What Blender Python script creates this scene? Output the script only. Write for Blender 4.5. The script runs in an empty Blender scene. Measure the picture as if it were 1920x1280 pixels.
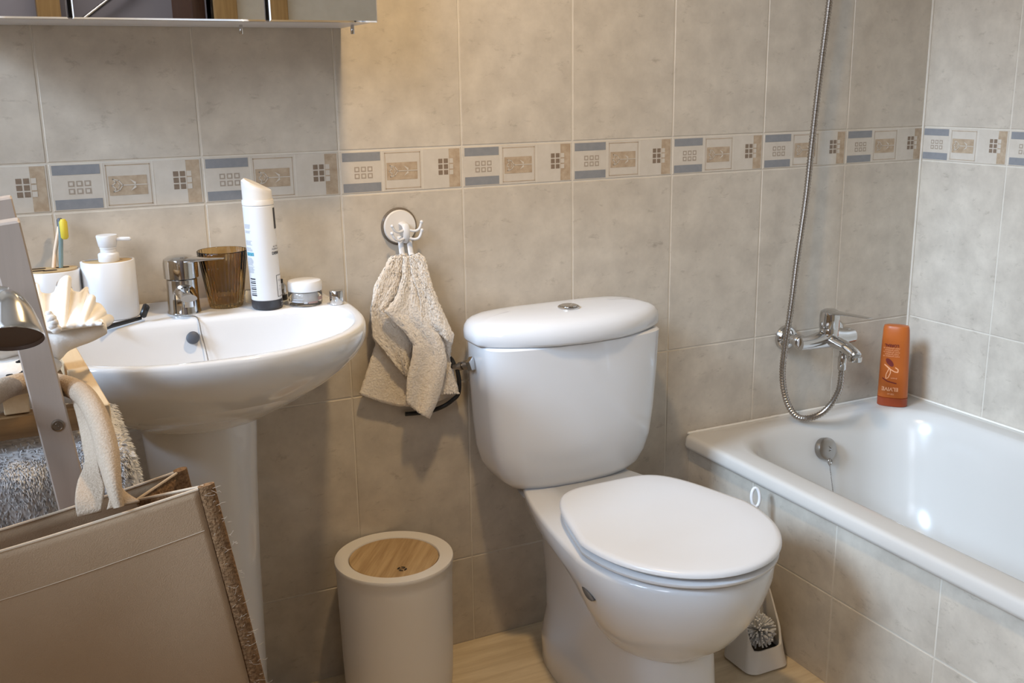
import bpy, bmesh, math, random
from mathutils import Vector, Matrix
random.seed(7)
S = bpy.context.scene
COL = S.collection
pi = math.pi
sin, cos = math.sin, math.cos

# ------------------------------------------------------------------ camera
CF = 1930.19
CA, CB, CR = 0.4534157, -0.2446308, 0.0148612
CC = Vector((-2.068897, -1.893866, 1.196016))
fw = Vector((sin(CA)*cos(CB), cos(CA)*cos(CB), sin(CB)))
rt0 = Vector((cos(CA), -sin(CA), 0.0))
dn0 = fw.cross(rt0)
rt = cos(CR)*rt0 + sin(CR)*dn0
dn = -sin(CR)*rt0 + cos(CR)*dn0

def at(u, v, ax, val):
    """point of the place seen at photo position (u, v) on a given world plane"""
    r = rt*((u-960)/CF) + dn*((v-640)/CF) + fw
    i = 'xyz'.index(ax)
    return CC + r*((val-CC[i])/r[i])

cam_data = bpy.data.cameras.new('camera')
cam = bpy.data.objects.new('camera', cam_data)
COL.objects.link(cam)
cam_data.sensor_width = 36.0
cam_data.lens = CF/1920*36.0
cam_data.clip_start = 0.02
M3 = Matrix((rt, -dn, -fw)).transposed()
cam.matrix_world = Matrix.Translation(CC) @ M3.to_4x4()
S.camera = cam

# --------------------------------------------------------------- materials
def mat(name, col, rough=0.5, metal=0.0, noise=0.0, nscale=20.0, col2=None, bump=0.0, bscale=200.0,
        stretch=None, trans=0.0, ior=1.45, coat=0.0, sheen=0.0, sss=0.0, detail=6.0, spec=0.5, alpha=1.0):
    m = bpy.data.materials.new(name)
    m.use_nodes = True
    nt = m.node_tree
    b = nt.nodes['Principled BSDF']
    b.inputs['Base Color'].default_value = (*col, 1)
    b.inputs['Roughness'].default_value = rough
    b.inputs['Metallic'].default_value = metal
    b.inputs['IOR'].default_value = ior
    b.inputs['Transmission Weight'].default_value = trans
    b.inputs['Coat Weight'].default_value = coat
    b.inputs['Sheen Weight'].default_value = sheen
    b.inputs['Specular IOR Level'].default_value = spec
    b.inputs['Alpha'].default_value = alpha
    if sss:
        b.inputs['Subsurface Weight'].default_value = sss
        b.inputs['Subsurface Radius'].default_value = (0.01, 0.008, 0.006)
    if noise or bump:
        tc = nt.nodes.new('ShaderNodeTexCoord')
        mp = nt.nodes.new('ShaderNodeMapping')
        nt.links.new(tc.outputs['Object'], mp.inputs['Vector'])
        if stretch:
            mp.inputs['Scale'].default_value = stretch
    if noise:
        n = nt.nodes.new('ShaderNodeTexNoise')
        n.inputs['Scale'].default_value = nscale
        n.inputs['Detail'].default_value = detail
        n.inputs['Roughness'].default_value = 0.62
        nt.links.new(mp.outputs['Vector'], n.inputs['Vector'])
        r = nt.nodes.new('ShaderNodeValToRGB')
        c2 = col2 if col2 else tuple(c*0.7 for c in col)
        r.color_ramp.elements[0].position = 0.5-0.22/max(noise, .05)*0.5
        r.color_ramp.elements[1].position = 0.5+0.22/max(noise, .05)*0.5
        r.color_ramp.elements[0].color = (*c2, 1)
        r.color_ramp.elements[1].color = (*col, 1)
        nt.links.new(n.outputs['Fac'], r.inputs['Fac'])
        nt.links.new(r.outputs['Color'], b.inputs['Base Color'])
    if bump:
        n2 = nt.nodes.new('ShaderNodeTexNoise')
        n2.inputs['Scale'].default_value = bscale
        n2.inputs['Detail'].default_value = 3
        nt.links.new(mp.outputs['Vector'], n2.inputs['Vector'])
        bp = nt.nodes.new('ShaderNodeBump')
        bp.inputs['Strength'].default_value = bump
        bp.inputs['Distance'].default_value = 0.002
        nt.links.new(n2.outputs['Fac'], bp.inputs['Height'])
        nt.links.new(bp.outputs['Normal'], b.inputs['Normal'])
    return m

def tile_mat():
    """mottled stone-look glaze: broad clouds, fine grain and short dark flecks"""
    m = mat('tile_glaze', (0.60, 0.535, 0.445), rough=0.34, noise=0.6, nscale=17.0, col2=(0.465, 0.41, 0.34), bump=0.05, bscale=60, detail=9)
    nt = m.node_tree
    b = nt.nodes['Principled BSDF']
    src = b.inputs['Base Color'].links[0].from_socket
    tc = nt.nodes.new('ShaderNodeTexCoord')
    mp = nt.nodes.new('ShaderNodeMapping')
    mp.inputs['Scale'].default_value = (1.0, 1.0, 1.9)
    nt.links.new(tc.outputs['Object'], mp.inputs['Vector'])
    n = nt.nodes.new('ShaderNodeTexNoise')
    n.inputs['Scale'].default_value = 27
    n.inputs['Detail'].default_value = 9
    n.inputs['Roughness'].default_value = 0.7
    n.inputs['Distortion'].default_value = 0.3
    nt.links.new(mp.outputs['Vector'], n.inputs['Vector'])
    r = nt.nodes.new('ShaderNodeValToRGB')
    r.color_ramp.elements[0].position = 0.28
    r.color_ramp.elements[0].color = (0.58, 0.55, 0.52, 1)
    r.color_ramp.elements[1].position = 0.42
    r.color_ramp.elements[1].color = (1, 1, 1, 1)
    nt.links.new(n.outputs['Fac'], r.inputs['Fac'])
    mx = nt.nodes.new('ShaderNodeMixRGB')
    mx.blend_type = 'MULTIPLY'
    mx.inputs['Fac'].default_value = 0.65
    nt.links.new(src, mx.inputs['Color1'])
    nt.links.new(r.outputs['Color'], mx.inputs['Color2'])
    nt.links.new(mx.outputs['Color'], b.inputs['Base Color'])
    return m

def wood_mat(name, c1, c2, scale=(60, 4, 4), rough=0.5, rot=0.0):
    m = mat(name, c1, rough=rough)
    nt = m.node_tree
    b = nt.nodes['Principled BSDF']
    tc = nt.nodes.new('ShaderNodeTexCoord')
    mp = nt.nodes.new('ShaderNodeMapping')
    mp.inputs['Rotation'].default_value = (0, 0, rot)
    mp2 = nt.nodes.new('ShaderNodeMapping')
    mp2.inputs['Scale'].default_value = scale
    nt.links.new(tc.outputs['Object'], mp.inputs['Vector'])
    nt.links.new(mp.outputs['Vector'], mp2.inputs['Vector'])
    n = nt.nodes.new('ShaderNodeTexNoise')
    n.inputs['Scale'].default_value = 1.6
    n.inputs['Detail'].default_value = 6
    n.inputs['Roughness'].default_value = 0.65
    n.inputs['Distortion'].default_value = 0.4
    nt.links.new(mp2.outputs['Vector'], n.inputs['Vector'])
    r = nt.nodes.new('ShaderNodeValToRGB')
    r.color_ramp.elements[0].position = 0.34
    r.color_ramp.elements[1].position = 0.66
    r.color_ramp.elements[0].color = (*c2, 1)
    r.color_ramp.elements[1].color = (*c1, 1)
    nt.links.new(n.outputs['Fac'], r.inputs['Fac'])
    nt.links.new(r.outputs['Color'], b.inputs['Base Color'])
    return m

TILE = tile_mat()
GROUT = mat('grout_cream', (0.66, 0.60, 0.51), rough=0.85, noise=.4, nscale=40, col2=(0.58, 0.53, 0.45))
DBLUE = mat('deco_blue_grey', (0.265, 0.265, 0.270), rough=0.45, noise=.5, nscale=60, col2=(0.215, 0.22, 0.23))
DBROWN = mat('deco_dark_brown', (0.25, 0.18, 0.125), rough=0.5, noise=.5, nscale=150, col2=(0.18, 0.13, 0.09))
DTAN = mat('deco_tan', (0.48, 0.375, 0.265), rough=0.45, noise=.8, nscale=60, col2=(0.38, 0.28, 0.185))
DCREAM = mat('deco_cream', (0.60, 0.54, 0.46), rough=0.4, noise=.5, nscale=40, col2=(0.54, 0.48, 0.40))
DLINE = mat('deco_line', (0.36, 0.295, 0.23), rough=0.5)
PORC = mat('porcelain_white', (0.69, 0.69, 0.695), rough=0.08, coat=0.3)
ENAM = mat('enamel_white', (0.59, 0.56, 0.515), rough=0.2)
PLAST = mat('plastic_white', (0.71, 0.71, 0.715), rough=0.28)
PLASTW = mat('plastic_warm_white', (0.76, 0.72, 0.67), rough=0.35)
CHROME = mat('chrome', (0.62, 0.61, 0.60), rough=0.08, metal=1.0)
STEEL = mat('brushed_steel', (0.36, 0.33, 0.30), rough=0.3, metal=1.0)
MIRROR = mat('mirror_glass', (0.88, 0.88, 0.87), rough=0.01, metal=1.0)
ALU = mat('aluminium_frame', (0.72, 0.71, 0.70), rough=0.25, metal=1.0)
GREYP = mat('cabinet_grey', (0.62, 0.60, 0.60), rough=0.4)
BLACK = mat('black_plastic', (0.012, 0.012, 0.013), rough=0.3)
DARK = mat('shell_gap_shade', (0.01, 0.01, 0.01), rough=0.8)
DGREY = mat('dark_grey', (0.07, 0.08, 0.10), rough=0.5)
SILIC = mat('white_sealant', (0.78, 0.74, 0.66), rough=0.6)
OAK = wood_mat('bin_oak', (0.56, 0.39, 0.21), (0.37, 0.235, 0.11), scale=(55, 3, 3), rot=0.62)
BAMBOO = wood_mat('bamboo', (0.58, 0.42, 0.22), (0.42, 0.28, 0.13), scale=(4, 50, 50))
SHELFW = wood_mat('shelf_pine', (0.74, 0.58, 0.38), (0.66, 0.50, 0.31), scale=(40, 3, 40))
SHELFD = wood_mat('shelf_rail_brown', (0.30, 0.175, 0.075), (0.21, 0.115, 0.045), scale=(3, 40, 40))
POSTW = wood_mat('post_whitewash', (0.48, 0.40, 0.34), (0.44, 0.365, 0.31), scale=(40, 40, 2))
DOORW = wood_mat('door_oak', (0.50, 0.31, 0.12), (0.38, 0.22, 0.08), scale=(50, 50, 3))
DOORD = wood_mat('door_dark', (0.10, 0.045, 0.025), (0.07, 0.03, 0.015), scale=(50, 50, 3))
FLOORM = wood_mat('floor_wood_tile', (0.74, 0.62, 0.44), (0.58, 0.46, 0.30), scale=(2.5, 30, 1), rough=0.4)
TERRY = mat('terry_cream', (0.90, 0.83, 0.74), rough=0.95, sheen=0.3, bump=1.0, bscale=260, noise=.5, nscale=200, col2=(0.80, 0.72, 0.62))
CANVAS = mat('bag_canvas', (0.44, 0.30, 0.185), rough=0.9, bump=0.25, bscale=900, noise=.4, nscale=14, col2=(0.395, 0.265, 0.155), sheen=0.2)
JUTE = mat('bag_jute', (0.30, 0.17, 0.08), rough=0.95, bump=1.0, bscale=420, noise=.8, nscale=330, col2=(0.13, 0.065, 0.025))
STRAP = mat('bag_strap', (0.52, 0.41, 0.31), rough=0.9, bump=0.5, bscale=600, noise=.6, nscale=500, col2=(0.41, 0.315, 0.225))
RUG = mat('rug_grey', (0.66, 0.65, 0.65), rough=0.95, noise=.9, nscale=170, col2=(0.42, 0.41, 0.41))
RUGB = mat('rug_brown', (0.12, 0.085, 0.05), rough=0.95, noise=.8, nscale=300, col2=(0.04, 0.028, 0.018))
SHELL = mat('shell_white', (0.88, 0.86, 0.83), rough=0.5, noise=.4, nscale=50, col2=(0.82, 0.77, 0.71), bump=.2, bscale=300)
AMBER = mat('amber_glass', (0.74, 0.53, 0.25), rough=0.03, trans=1.0, ior=1.35)
GLASS = mat('clear_glass', (0.95, 0.96, 0.96), rough=0.02, trans=1.0, ior=1.4)
CREAM = mat('face_cream', (0.75, 0.71, 0.68), rough=0.4)
INK = mat('label_grey', (0.42, 0.43, 0.46), rough=0.5)
INKB = mat('label_black', (0.03, 0.03, 0.035), rough=0.5)
TEAL = mat('label_teal', (0.10, 0.33, 0.42), rough=0.5)
ORANGE = mat('bottle_orange', (0.46, 0.115, 0.02), rough=0.3, sss=0.15)
OCAP = mat('bottle_cap_red', (0.30, 0.055, 0.018), rough=0.3)
OINK = mat('label_peach', (0.85, 0.42, 0.22), rough=0.5)
OMAR = mat('label_maroon', (0.16, 0.02, 0.015), rough=0.5)
YELLOW = mat('bristle_yellow', (0.66, 0.52, 0.05), rough=0.6)
TBLUE = mat('toothbrush_teal', (0.35, 0.50, 0.53), rough=0.15, trans=0.6)
PEACH = mat('toothbrush_peach', (0.75, 0.55, 0.38), rough=0.4)
HALLW = mat('hall_wall', (0.40, 0.38, 0.42), rough=0.8)
WHITEW = mat('ceiling_white', (0.62, 0.60, 0.57), rough=0.9)

# ------------------------------------------------------------ mesh helpers
class MB:
    """collects shapes of one mesh object"""
    def __init__(s):
        s.v = []; s.f = []; s.m = []; s.k = 0
    def add(s, verts, faces, mi=0):
        o = len(s.v)
        s.v += [tuple(p) for p in verts]
        s.f += [tuple(i+o for i in f) for f in faces]
        s.m += [mi]*len(faces)
        return s
    def loft(s, rings, cap0=True, cap1=True, closed=True, mi=0):
        n = len(rings[0]); vs = []; fs = []
        for r in rings: vs += list(r)
        for i in range(len(rings)-1):
            for j in range(n if closed else n-1):
                a = i*n+j; b = i*n+(j+1) % n
                fs.append((a, b, b+n, a+n))
        if cap0: fs.append(tuple(reversed(range(n))))
        if cap1: fs.append(tuple(range((len(rings)-1)*n, len(rings)*n)))
        return s.add(vs, fs, mi)
    def box(s, a, b, mi=0, bev=0.0):
        x0, y0, z0 = [min(p, q) for p, q in zip(a, b)]
        x1, y1, z1 = [max(p, q) for p, q in zip(a, b)]
        if bev <= 0:
            v = [(x0,y0,z0),(x1,y0,z0),(x1,y1,z0),(x0,y1,z0),(x0,y0,z1),(x1,y0,z1),(x1,y1,z1),(x0,y1,z1)]
            return s.add(v, [(0,3,2,1),(4,5,6,7),(0,1,5,4),(1,2,6,5),(2,3,7,6),(3,0,4,7)], mi)
        e = bev
        R = []
        for z, i in ((z0, e), (z0+e*.3, e*.3), (z0+e, 0), (z1-e, 0), (z1-e*.3, e*.3), (z1, e)):
            R.append(rrect(x0+i, x1-i, y0+i, y1-i, e, z, 3))
        return s.loft(R, mi=mi)
    def obox(s, p, q, up, w, t, mi=0, bev=0.0):
        """bar from p to q, width w along side, thickness t along up"""
        p = Vector(p); q = Vector(q); d = (q-p).normalized()
        up = Vector(up); sd = d.cross(up).normalized(); up = sd.cross(d).normalized()
        b = min(bev, w*.4, t*.4)
        def sec(c, k):
            hw = w/2-k; ht = t/2-k; e = b*.7
            if b <= 0:
                return [c+sd*x+up*y for x, y in ((-hw,-ht),(hw,-ht),(hw,ht),(-hw,ht))]
            return [c+sd*x+up*y for x, y in ((-hw+e,-ht),(hw-e,-ht),(hw,-ht+e),(hw,ht-e),(hw-e,ht),(-hw+e,ht),(-hw,ht-e),(-hw,-ht+e))]
        if b <= 0: R = [sec(p, 0), sec(q, 0)]
        else: R = [sec(p, b*.7), sec(p+d*b, 0), sec(q-d*b, 0), sec(q, b*.7)]
        return s.loft(R, mi=mi)
    def lathe(s, prof, c=(0,0,0), n=40, axis=(0,0,1), mi=0, cap0=True, cap1=True, rib=None):
        ax = Vector(axis).normalized()
        t = Vector((1,0,0)) if abs(ax.x) < .9 else Vector((0,1,0))
        e1 = ax.cross(t).normalized(); e2 = ax.cross(e1)
        c = Vector(c); R = []
        for r, h in prof:
            ring = []
            for j in range(n):
                a = 2*pi*j/n
                rr = r*(rib(a, h) if rib else 1)
                ring.append(c+ax*h+e1*rr*cos(a)-e2*rr*sin(a)*-1)
            R.append(ring)
        return s.loft(R, cap0, cap1, mi=mi)
    def tube(s, pts, rad, n=12, mi=0, up=None, caps=True):
        pts = [Vector(p) for p in pts]; R = []; prev = None
        for i, p in enumerate(pts):
            d = (pts[min(i+1, len(pts)-1)]-pts[max(i-1, 0)]).normalized()
            if prev is None:
                t = Vector(up) if up else (Vector((0,0,1)) if abs(d.z) < .9 else Vector((1,0,0)))
                e = d.cross(t).normalized()
            else:
                e = (prev-d*prev.dot(d)).normalized()
            prev = e; g = d.cross(e)
            r = rad(i/(len(pts)-1)) if callable(rad) else rad
            ra, rb = r if isinstance(r, tuple) else (r, r)
            R.append([p+e*ra*cos(2*pi*j/n)+g*rb*sin(2*pi*j/n) for j in range(n)])
        return s.loft(R, caps, caps, mi=mi)
    def ball(s, c, r, n=16, mi=0, sc=(1,1,1)):
        k = n//2; R = []
        for i in range(1, k):
            a = pi*i/k
            R.append([(c[0]+r*sc[0]*sin(a)*cos(2*pi*j/n), c[1]+r*sc[1]*sin(a)*sin(2*pi*j/n), c[2]-r*sc[2]*cos(a)) for j in range(n)])
        return s.loft(R, mi=mi)
    def grid(s, fn, nu, nv, mi=0):
        vs = [fn(i/nu, j/nv) for j in range(nv+1) for i in range(nu+1)]
        fs = [(j*(nu+1)+i, j*(nu+1)+i+1, (j+1)*(nu+1)+i+1, (j+1)*(nu+1)+i) for j in range(nv) for i in range(nu)]
        return s.add(vs, fs, mi)
    def poly(s, pts, mi=0):
        return s.add(pts, [tuple(range(len(pts)))], mi)
    def build(s, name, mats, parent=None, smooth=40, origin=None, fix=True):
        me = bpy.data.meshes.new(name)
        base = Vector((0,0,0))
        if parent is not None:
            p = parent
            while p is not None:
                base += p.location; p = p.parent
        if origin is None: org = Vector((0,0,0))
        else: org = Vector(origin)
        off = base+org if parent is not None else org
        me.from_pydata([(p[0]-off.x, p[1]-off.y, p[2]-off.z) for p in s.v], [], s.f)
        if not isinstance(mats, (list, tuple)): mats = [mats]
        for m in mats: me.materials.append(m)
        me.polygons.foreach_set('material_index', s.m)
        if fix:
            bm = bmesh.new(); bm.from_mesh(me)
            bmesh.ops.remove_doubles(bm, verts=bm.verts, dist=1e-6)
            bmesh.ops.recalc_face_normals(bm, faces=bm.faces)
            bm.to_mesh(me); bm.free()
        if smooth:
            me.polygons.foreach_set('use_smooth', [True]*len(me.polygons))
            me.set_sharp_from_angle(angle=math.radians(smooth))
        me.update()
        o = bpy.data.objects.new(name, me)
        o.location = org
        if parent is not None: o.parent = parent
        COL.objects.link(o)
        return o

def rrect(x0, x1, y0, y1, r, z, n=6):
    r = max(1e-5, min(r, (x1-x0)/2-1e-6, (y1-y0)/2-1e-6)); pts = []
    for cx, cy, a0 in ((x1-r, y1-r, 0), (x0+r, y1-r, pi/2), (x0+r, y0+r, pi), (x1-r, y0+r, 1.5*pi)):
        for i in range(n+1):
            a = a0+pi/2*i/n
            pts.append((cx+r*cos(a), cy+r*sin(a), z))
    return pts

def spline(pts, n, closed=False):
    """Catmull-Rom resample"""
    P = [Vector(p) for p in pts]; L = len(P); out = []
    segs = L if closed else L-1
    for k in range(n):
        t = k/(n if closed else n-1)*segs
        i = min(int(t), segs-1); f = t-i
        g = (lambda j: P[j % L]) if closed else (lambda j: P[max(0, min(L-1, j))])
        p0, p1, p2, p3 = g(i-1), g(i), g(i+1), g(i+2)
        out.append(0.5*((2*p1)+(p2-p0)*f+(2*p0-5*p1+4*p2-p3)*f*f+(3*p1-p0-3*p2+p3)*f**3))
    return out

def even(pts, n, closed=False):
    """resample a polyline to n evenly spaced points"""
    P = [Vector(p) for p in pts]
    if closed: P.append(P[0])
    d = [0]
    for a, b in zip(P, P[1:]): d.append(d[-1]+(b-a).length)
    out = []; i = 0
    for k in range(n):
        t = d[-1]*k/(n if closed else n-1)
        while i < len(P)-2 and d[i+1] < t: i += 1
        f = (t-d[i])/max(1e-9, d[i+1]-d[i])
        out.append(P[i].lerp(P[i+1], min(1, f)))
    return out

def tag(o, label=None, cat=None, group=None, kind=None):
    if label: o['label'] = label
    if cat: o['category'] = cat
    if group: o['group'] = group
    if kind: o['kind'] = kind
    return o

def thing(name, loc, label, cat, group=None):
    o = bpy.data.objects.new(name, None)
    o.empty_display_size = 0.05
    o.location = loc
    COL.objects.link(o)
    return tag(o, label, cat, group)

def struct(o, label, cat):
    return tag(o, label, cat, kind='structure')

def text_mesh(body, size, bold=False):
    cu = bpy.data.curves.new('lettering', 'FONT')
    cu.body = body; cu.size = size; cu.align_x = 'CENTER'; cu.align_y = 'CENTER'
    cu.resolution_u = 3
    if bold: cu.offset = size*.03
    ob = bpy.data.objects.new('lettering', cu)
    COL.objects.link(ob)
    dg = bpy.context.evaluated_depsgraph_get()
    me = bpy.data.meshes.new_from_object(ob.evaluated_get(dg))
    vs = [tuple(v.co) for v in me.vertices]; fs = [tuple(p.vertices) for p in me.polygons]
    bpy.data.objects.remove(ob); bpy.data.curves.remove(cu); bpy.data.meshes.remove(me)
    return vs, fs

# ================================================================ the room
ZB, BH, TH, TW = 0.9975, 0.0820, 0.3978, 0.25
G = 0.0034                                    # joint width

def deco_tile(mb, P, u0, z0, w, h):
    """border piece; P(u, z, d) -> point, d = height above the wall face; materials 2.. of the wall"""
    U = lambda f: u0+f*w
    Z = lambda f: z0+f*h
    def rect(a, b, c, d, mi, e=0.0003):
        mb.poly([P(U(a), Z(c), e), P(U(b), Z(c), e), P(U(b), Z(d), e), P(U(a), Z(d), e)], mi)
    def line(pts, wd, mi, e=0.0008):
        for (a, b), (c, d) in zip(pts, pts[1:]):
            A = Vector((a*w, b*h)); B = Vector((c*w, d*h)); t = (B-A).normalized(); n = Vector((-t.y, t.x))*wd/2
            q = [A+n-t*wd*.3, A-n-t*wd*.3, B-n+t*wd*.3, B+n+t*wd*.3]
            mb.poly([P(u0+p.x, z0+p.y, e) for p in q], mi)
    rect(0, 1, 0, 1, 5, 0.0)
    third = 1/3
    # joint-like lines between the three pieces
    for f in (third, 2*third): rect(f-.005, f+.005, 0, 1, 1, .0002)
    # piece with two blue bands and six little frames
    rect(.012, .318, .77, .98, 2); rect(.012, .318, .02, .235, 2)
    for i in range(3):
        for j in range(2):
            a = .105+i*.053; c = .345+j*.165
            rect(a, a+.040, c, c+.125, 6); rect(a+.009, a+.031, c+.028, c+.097, 5, .0005)
    # tulip piece
    b = 2*third
    for a, c, d, e in ((third+.018, b-.016, .045, .075), (third+.018, b-.016, .925, .955)): rect(a, c, d+.006, e-.006, 4)
    for a, c in ((third+.018, third+.026), (b-.024, b-.016)): rect(a+.002, c-.002, .045, .955, 4)
    rect(third+.034, b-.044, .27, .70, 4)
    t0 = third+.05
    line([(t0+.075, .49), (b-.044, .49)], .0016, 5)
    line([(t0+.075, .49), (t0+.05, .60), (t0+.012, .63), (t0+.03, .56)], .0015, 5)
    line([(t0+.075, .49), (t0+.05, .38), (t0+.012, .35), (t0+.03, .42)], .0015, 5)
    line([(t0+.03, .56), (t0+.004, .49), (t0+.03, .42)], .0015, 5)
    line([(t0+.045, .54), (t0+.055, .49), (t0+.045, .44)], .001, 5)
    for sgn in (1, -1):
        q = [(t0+.16, .49), (t0+.125, .49+sgn*.13), (t0+.165, .49+sgn*.06)]
        mb.poly([P(U(x), Z(y), .0008) for x, y in q], 5)
    # mosaic piece
    rect(.895, .99, .015, .985, 4)
    for j in range(3):
        c = .335+j*.145
        for i, a in enumerate((.803, .850)): rect(a, a+.036, c, c+.115, 3)
        rect(.898, .930, c, c+.115, 5, .0006)

def tiled_wall(name, P, us, zs, deco_row, label, T=-0.08):
    """us, zs: joint positions. P(u, z, d): d is height above the face."""
    mb = MB(); dp = -0.0012
    mb.poly([P(us[0], zs[0], dp), P(us[-1], zs[0], dp), P(us[-1], zs[-1], dp), P(us[0], zs[-1], dp)], 1)
    back = [P(us[0], zs[0], T), P(us[-1], zs[0], T), P(us[-1], zs[-1], T), P(us[0], zs[-1], T)]
    frt = [P(us[0], zs[0], dp), P(us[-1], zs[0], dp), P(us[-1], zs[-1], dp), P(us[0], zs[-1], dp)]
    mb.add(back+frt, [(0,1,2,3)]+[(i, (i+1) % 4, 4+(i+1) % 4, 4+i) for i in range(4)], 1)
    for k in range(len(us)-1):
        for j in range(len(zs)-1):
            a, b, c, d = us[k]+G/2, us[k+1]-G/2, zs[j]+G/2, zs[j+1]-G/2
            if k == len(us)-2 and us[k+1] > -.01 and us[0] < -1: b += G/2-.0005
            e = .0009
            lo = [P(a-e/3, c-e/3, dp), P(b+e/3, c-e/3, dp), P(b+e/3, d+e/3, dp), P(a-e/3, d+e/3, dp)]
            hi = [P(a+e, c+e, 0), P(b-e, c+e, 0), P(b-e, d-e, 0), P(a+e, d-e, 0)]
            mb.add(lo+hi, [(i, (i+1) % 4, 4+(i+1) % 4, 4+i) for i in range(4)], 0)
            if j == deco_row: deco_tile(mb, P, a+e, c+e, b-a-2*e, d-c-2*e)
            else: mb.poly(hi, 0)
    o = mb.build(name, [TILE, GROUT, DBLUE, DBROWN, DTAN, DCREAM, DLINE], smooth=0, fix=False)
    return struct(o, label, 'wall')

ZS = [0.0, ZB-2*TH, ZB-TH, ZB, ZB+BH, ZB+BH+TH, ZB+BH+2*TH, ZB+BH+3*TH, ZB+BH+4*TH, 3.0]
tiled_wall('wall_back', lambda u, z, d: (u, -d, z), [-TW*k for k in range(12, -1, -1)], ZS, 3,
           'mottled beige tiled wall with patterned border behind basin and toilet')
tiled_wall('wall_right', lambda u, z, d: (-d, -u, z), [TW*k for k in range(0, 12)], ZS, 3,
           'mottled grey beige tiled wall along the bathtub')
# bath panel
AX = -0.683
tiled_wall('wall_bath', lambda u, z, d: (AX-d, -u, z), [0.0, .236, .4905, .745, .9995, 1.254, 1.5085, 1.72], [0.0, .1955, .364], -1,
           'tiled grey panel closing the side of the bathtub', -0.018)
mb = MB(); mb.tube([(-.0015, -.0015, 0.39), (-.0015, -.0015, 3.0)], .0032, 10); mb.box((0, 0, -.05), (.1, .1, 3.0))
struct(mb.build('trim_3', GROUT, smooth=30), 'pale joint down the corner between the tiled walls', 'joint')
mb = MB(); mb.box((-3.4, -4.2, -0.06), (0.1, 0.1, 0.0))
struct(mb.build('floor', FLOORM, smooth=0), 'beige wood-look tiled floor', 'floor')
mb = MB(); mb.box((-2.64-.12, -2.75, 3.0), (0.1, 0.1, 3.06))
struct(mb.build('ceiling', WHITEW, smooth=0), 'white ceiling', 'ceiling')
# left wall with a window opening
WX = -2.64
WY0, WY1, WZ0, WZ1 = -2.55, -0.06, 1.15, 2.94
mb = MB()
for a, b in (((WX-.12, -2.75, 0), (WX, 0, WZ0)), ((WX-.12, -2.75, WZ1), (WX, 0, 3.0)), ((WX-.12, -2.75, WZ0), (WX, WY0, WZ1)), ((WX-.12, WY1, WZ0), (WX, 0, WZ1))):
    mb.box(a, b)
struct(mb.build('wall_left', TILE, smooth=0), 'pale wall with a window on the left', 'wall')
mb = MB()
ym = (WY0+WY1)/2
for a, b in (((WX-.09, WY0, WZ0), (WX-.03, WY1, WZ0+.04)), ((WX-.09, WY0, WZ1-.04), (WX-.03, WY1, WZ1)), ((WX-.09, WY0, WZ0+.04), (WX-.03, WY0+.04, WZ1-.04)),
             ((WX-.09, WY1-.04, WZ0+.04), (WX-.03, WY1, WZ1-.04)), ((WX-.09, ym-.02, WZ0+.04), (WX-.03, ym+.02, WZ1-.04))):
    mb.box(a, b)
struct(mb.build('window_1', PLAST, smooth=0), 'white window frame in the left wall', 'window')
# front wall (behind the camera) with the doorway, seen only in the mirror doors
DX0, DX1, DZ = -2.30, -1.262, 2.05
mb = MB()
for a, b in (((WX-.12, -2.75, 0), (DX0, -2.65, 3.0)), ((DX1, -2.75, 0), (0.1, -2.65, 3.0)), ((DX0, -2.75, DZ), (DX1, -2.65, 3.0))):
    mb.box(a, b)
struct(mb.build('wall_front', mat('cream_tile', (.74, .69, .59), rough=.4, noise=.5, nscale=20, col2=(.66, .61, .51)), smooth=0), 'cream tiled wall beside the doorway', 'wall')
mb = MB()
mb.box((DX1-.02, -2.77, 0), (DX1+.07, -2.625, DZ+.07), 0, .006); mb.box((DX0-.07, -2.77, 0), (DX0+.02, -2.625, DZ+.07), 0, .006)
mb.box((DX0+.02, -2.77, DZ), (DX1-.02, -2.625, DZ+.07), 0, .006)
struct(mb.build('trim_1', DOORW, smooth=30), 'oak door frame around the doorway', 'door frame')
mb = MB(); mb.box((DX1-.075, -3.25, 0.01), (DX1-.022, -2.78, DZ-.02), 0, .004)
struct(mb.build('door_1', DOORD, smooth=30), 'dark brown door standing open into the hall', 'door')
mb = MB(); mb.box((-3.4, -4.2, 0), (-0.4, -4.1, 2.6)); mb.box((-0.5, -4.1, 0), (-0.4, -2.75, 2.6)); mb.box((-3.4, -4.1, 0), (-3.3, -2.75, 2.6)); mb.box((-3.4, -4.2, 2.5), (-.4, -2.75, 2.6))
struct(mb.build('wall_hall', HALLW, smooth=0), 'grey hall wall beyond the doorway', 'wall')
mb = MB(); mb.box((-1.835, -4.02, 0), (-1.735, -3.9, 2.4))
struct(mb.build('trim_2', DOORW, smooth=0), 'brown wooden post in the hall', 'post')
hr = thing('handrail', (-1.6, -4.05, 0), 'thin metal handrail rising along the hall wall, mirrored in cabinet', 'handrail')
mb = MB(); mb.tube([(-2.35, -4.04, 0.99), (-1.2, -4.04, 1.85)], .012)
mb.build('rail', CHROME, hr)
for k, f in enumerate((.2, .8)):
    mb = MB(); p = Vector((-2.35, -4.04, 0.99)).lerp(Vector((-1.2, -4.04, 1.85)), f)
    mb.tube([p, p+Vector((0, -.06, -.02))], .006); mb.build('bracket', STEEL, hr)

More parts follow.
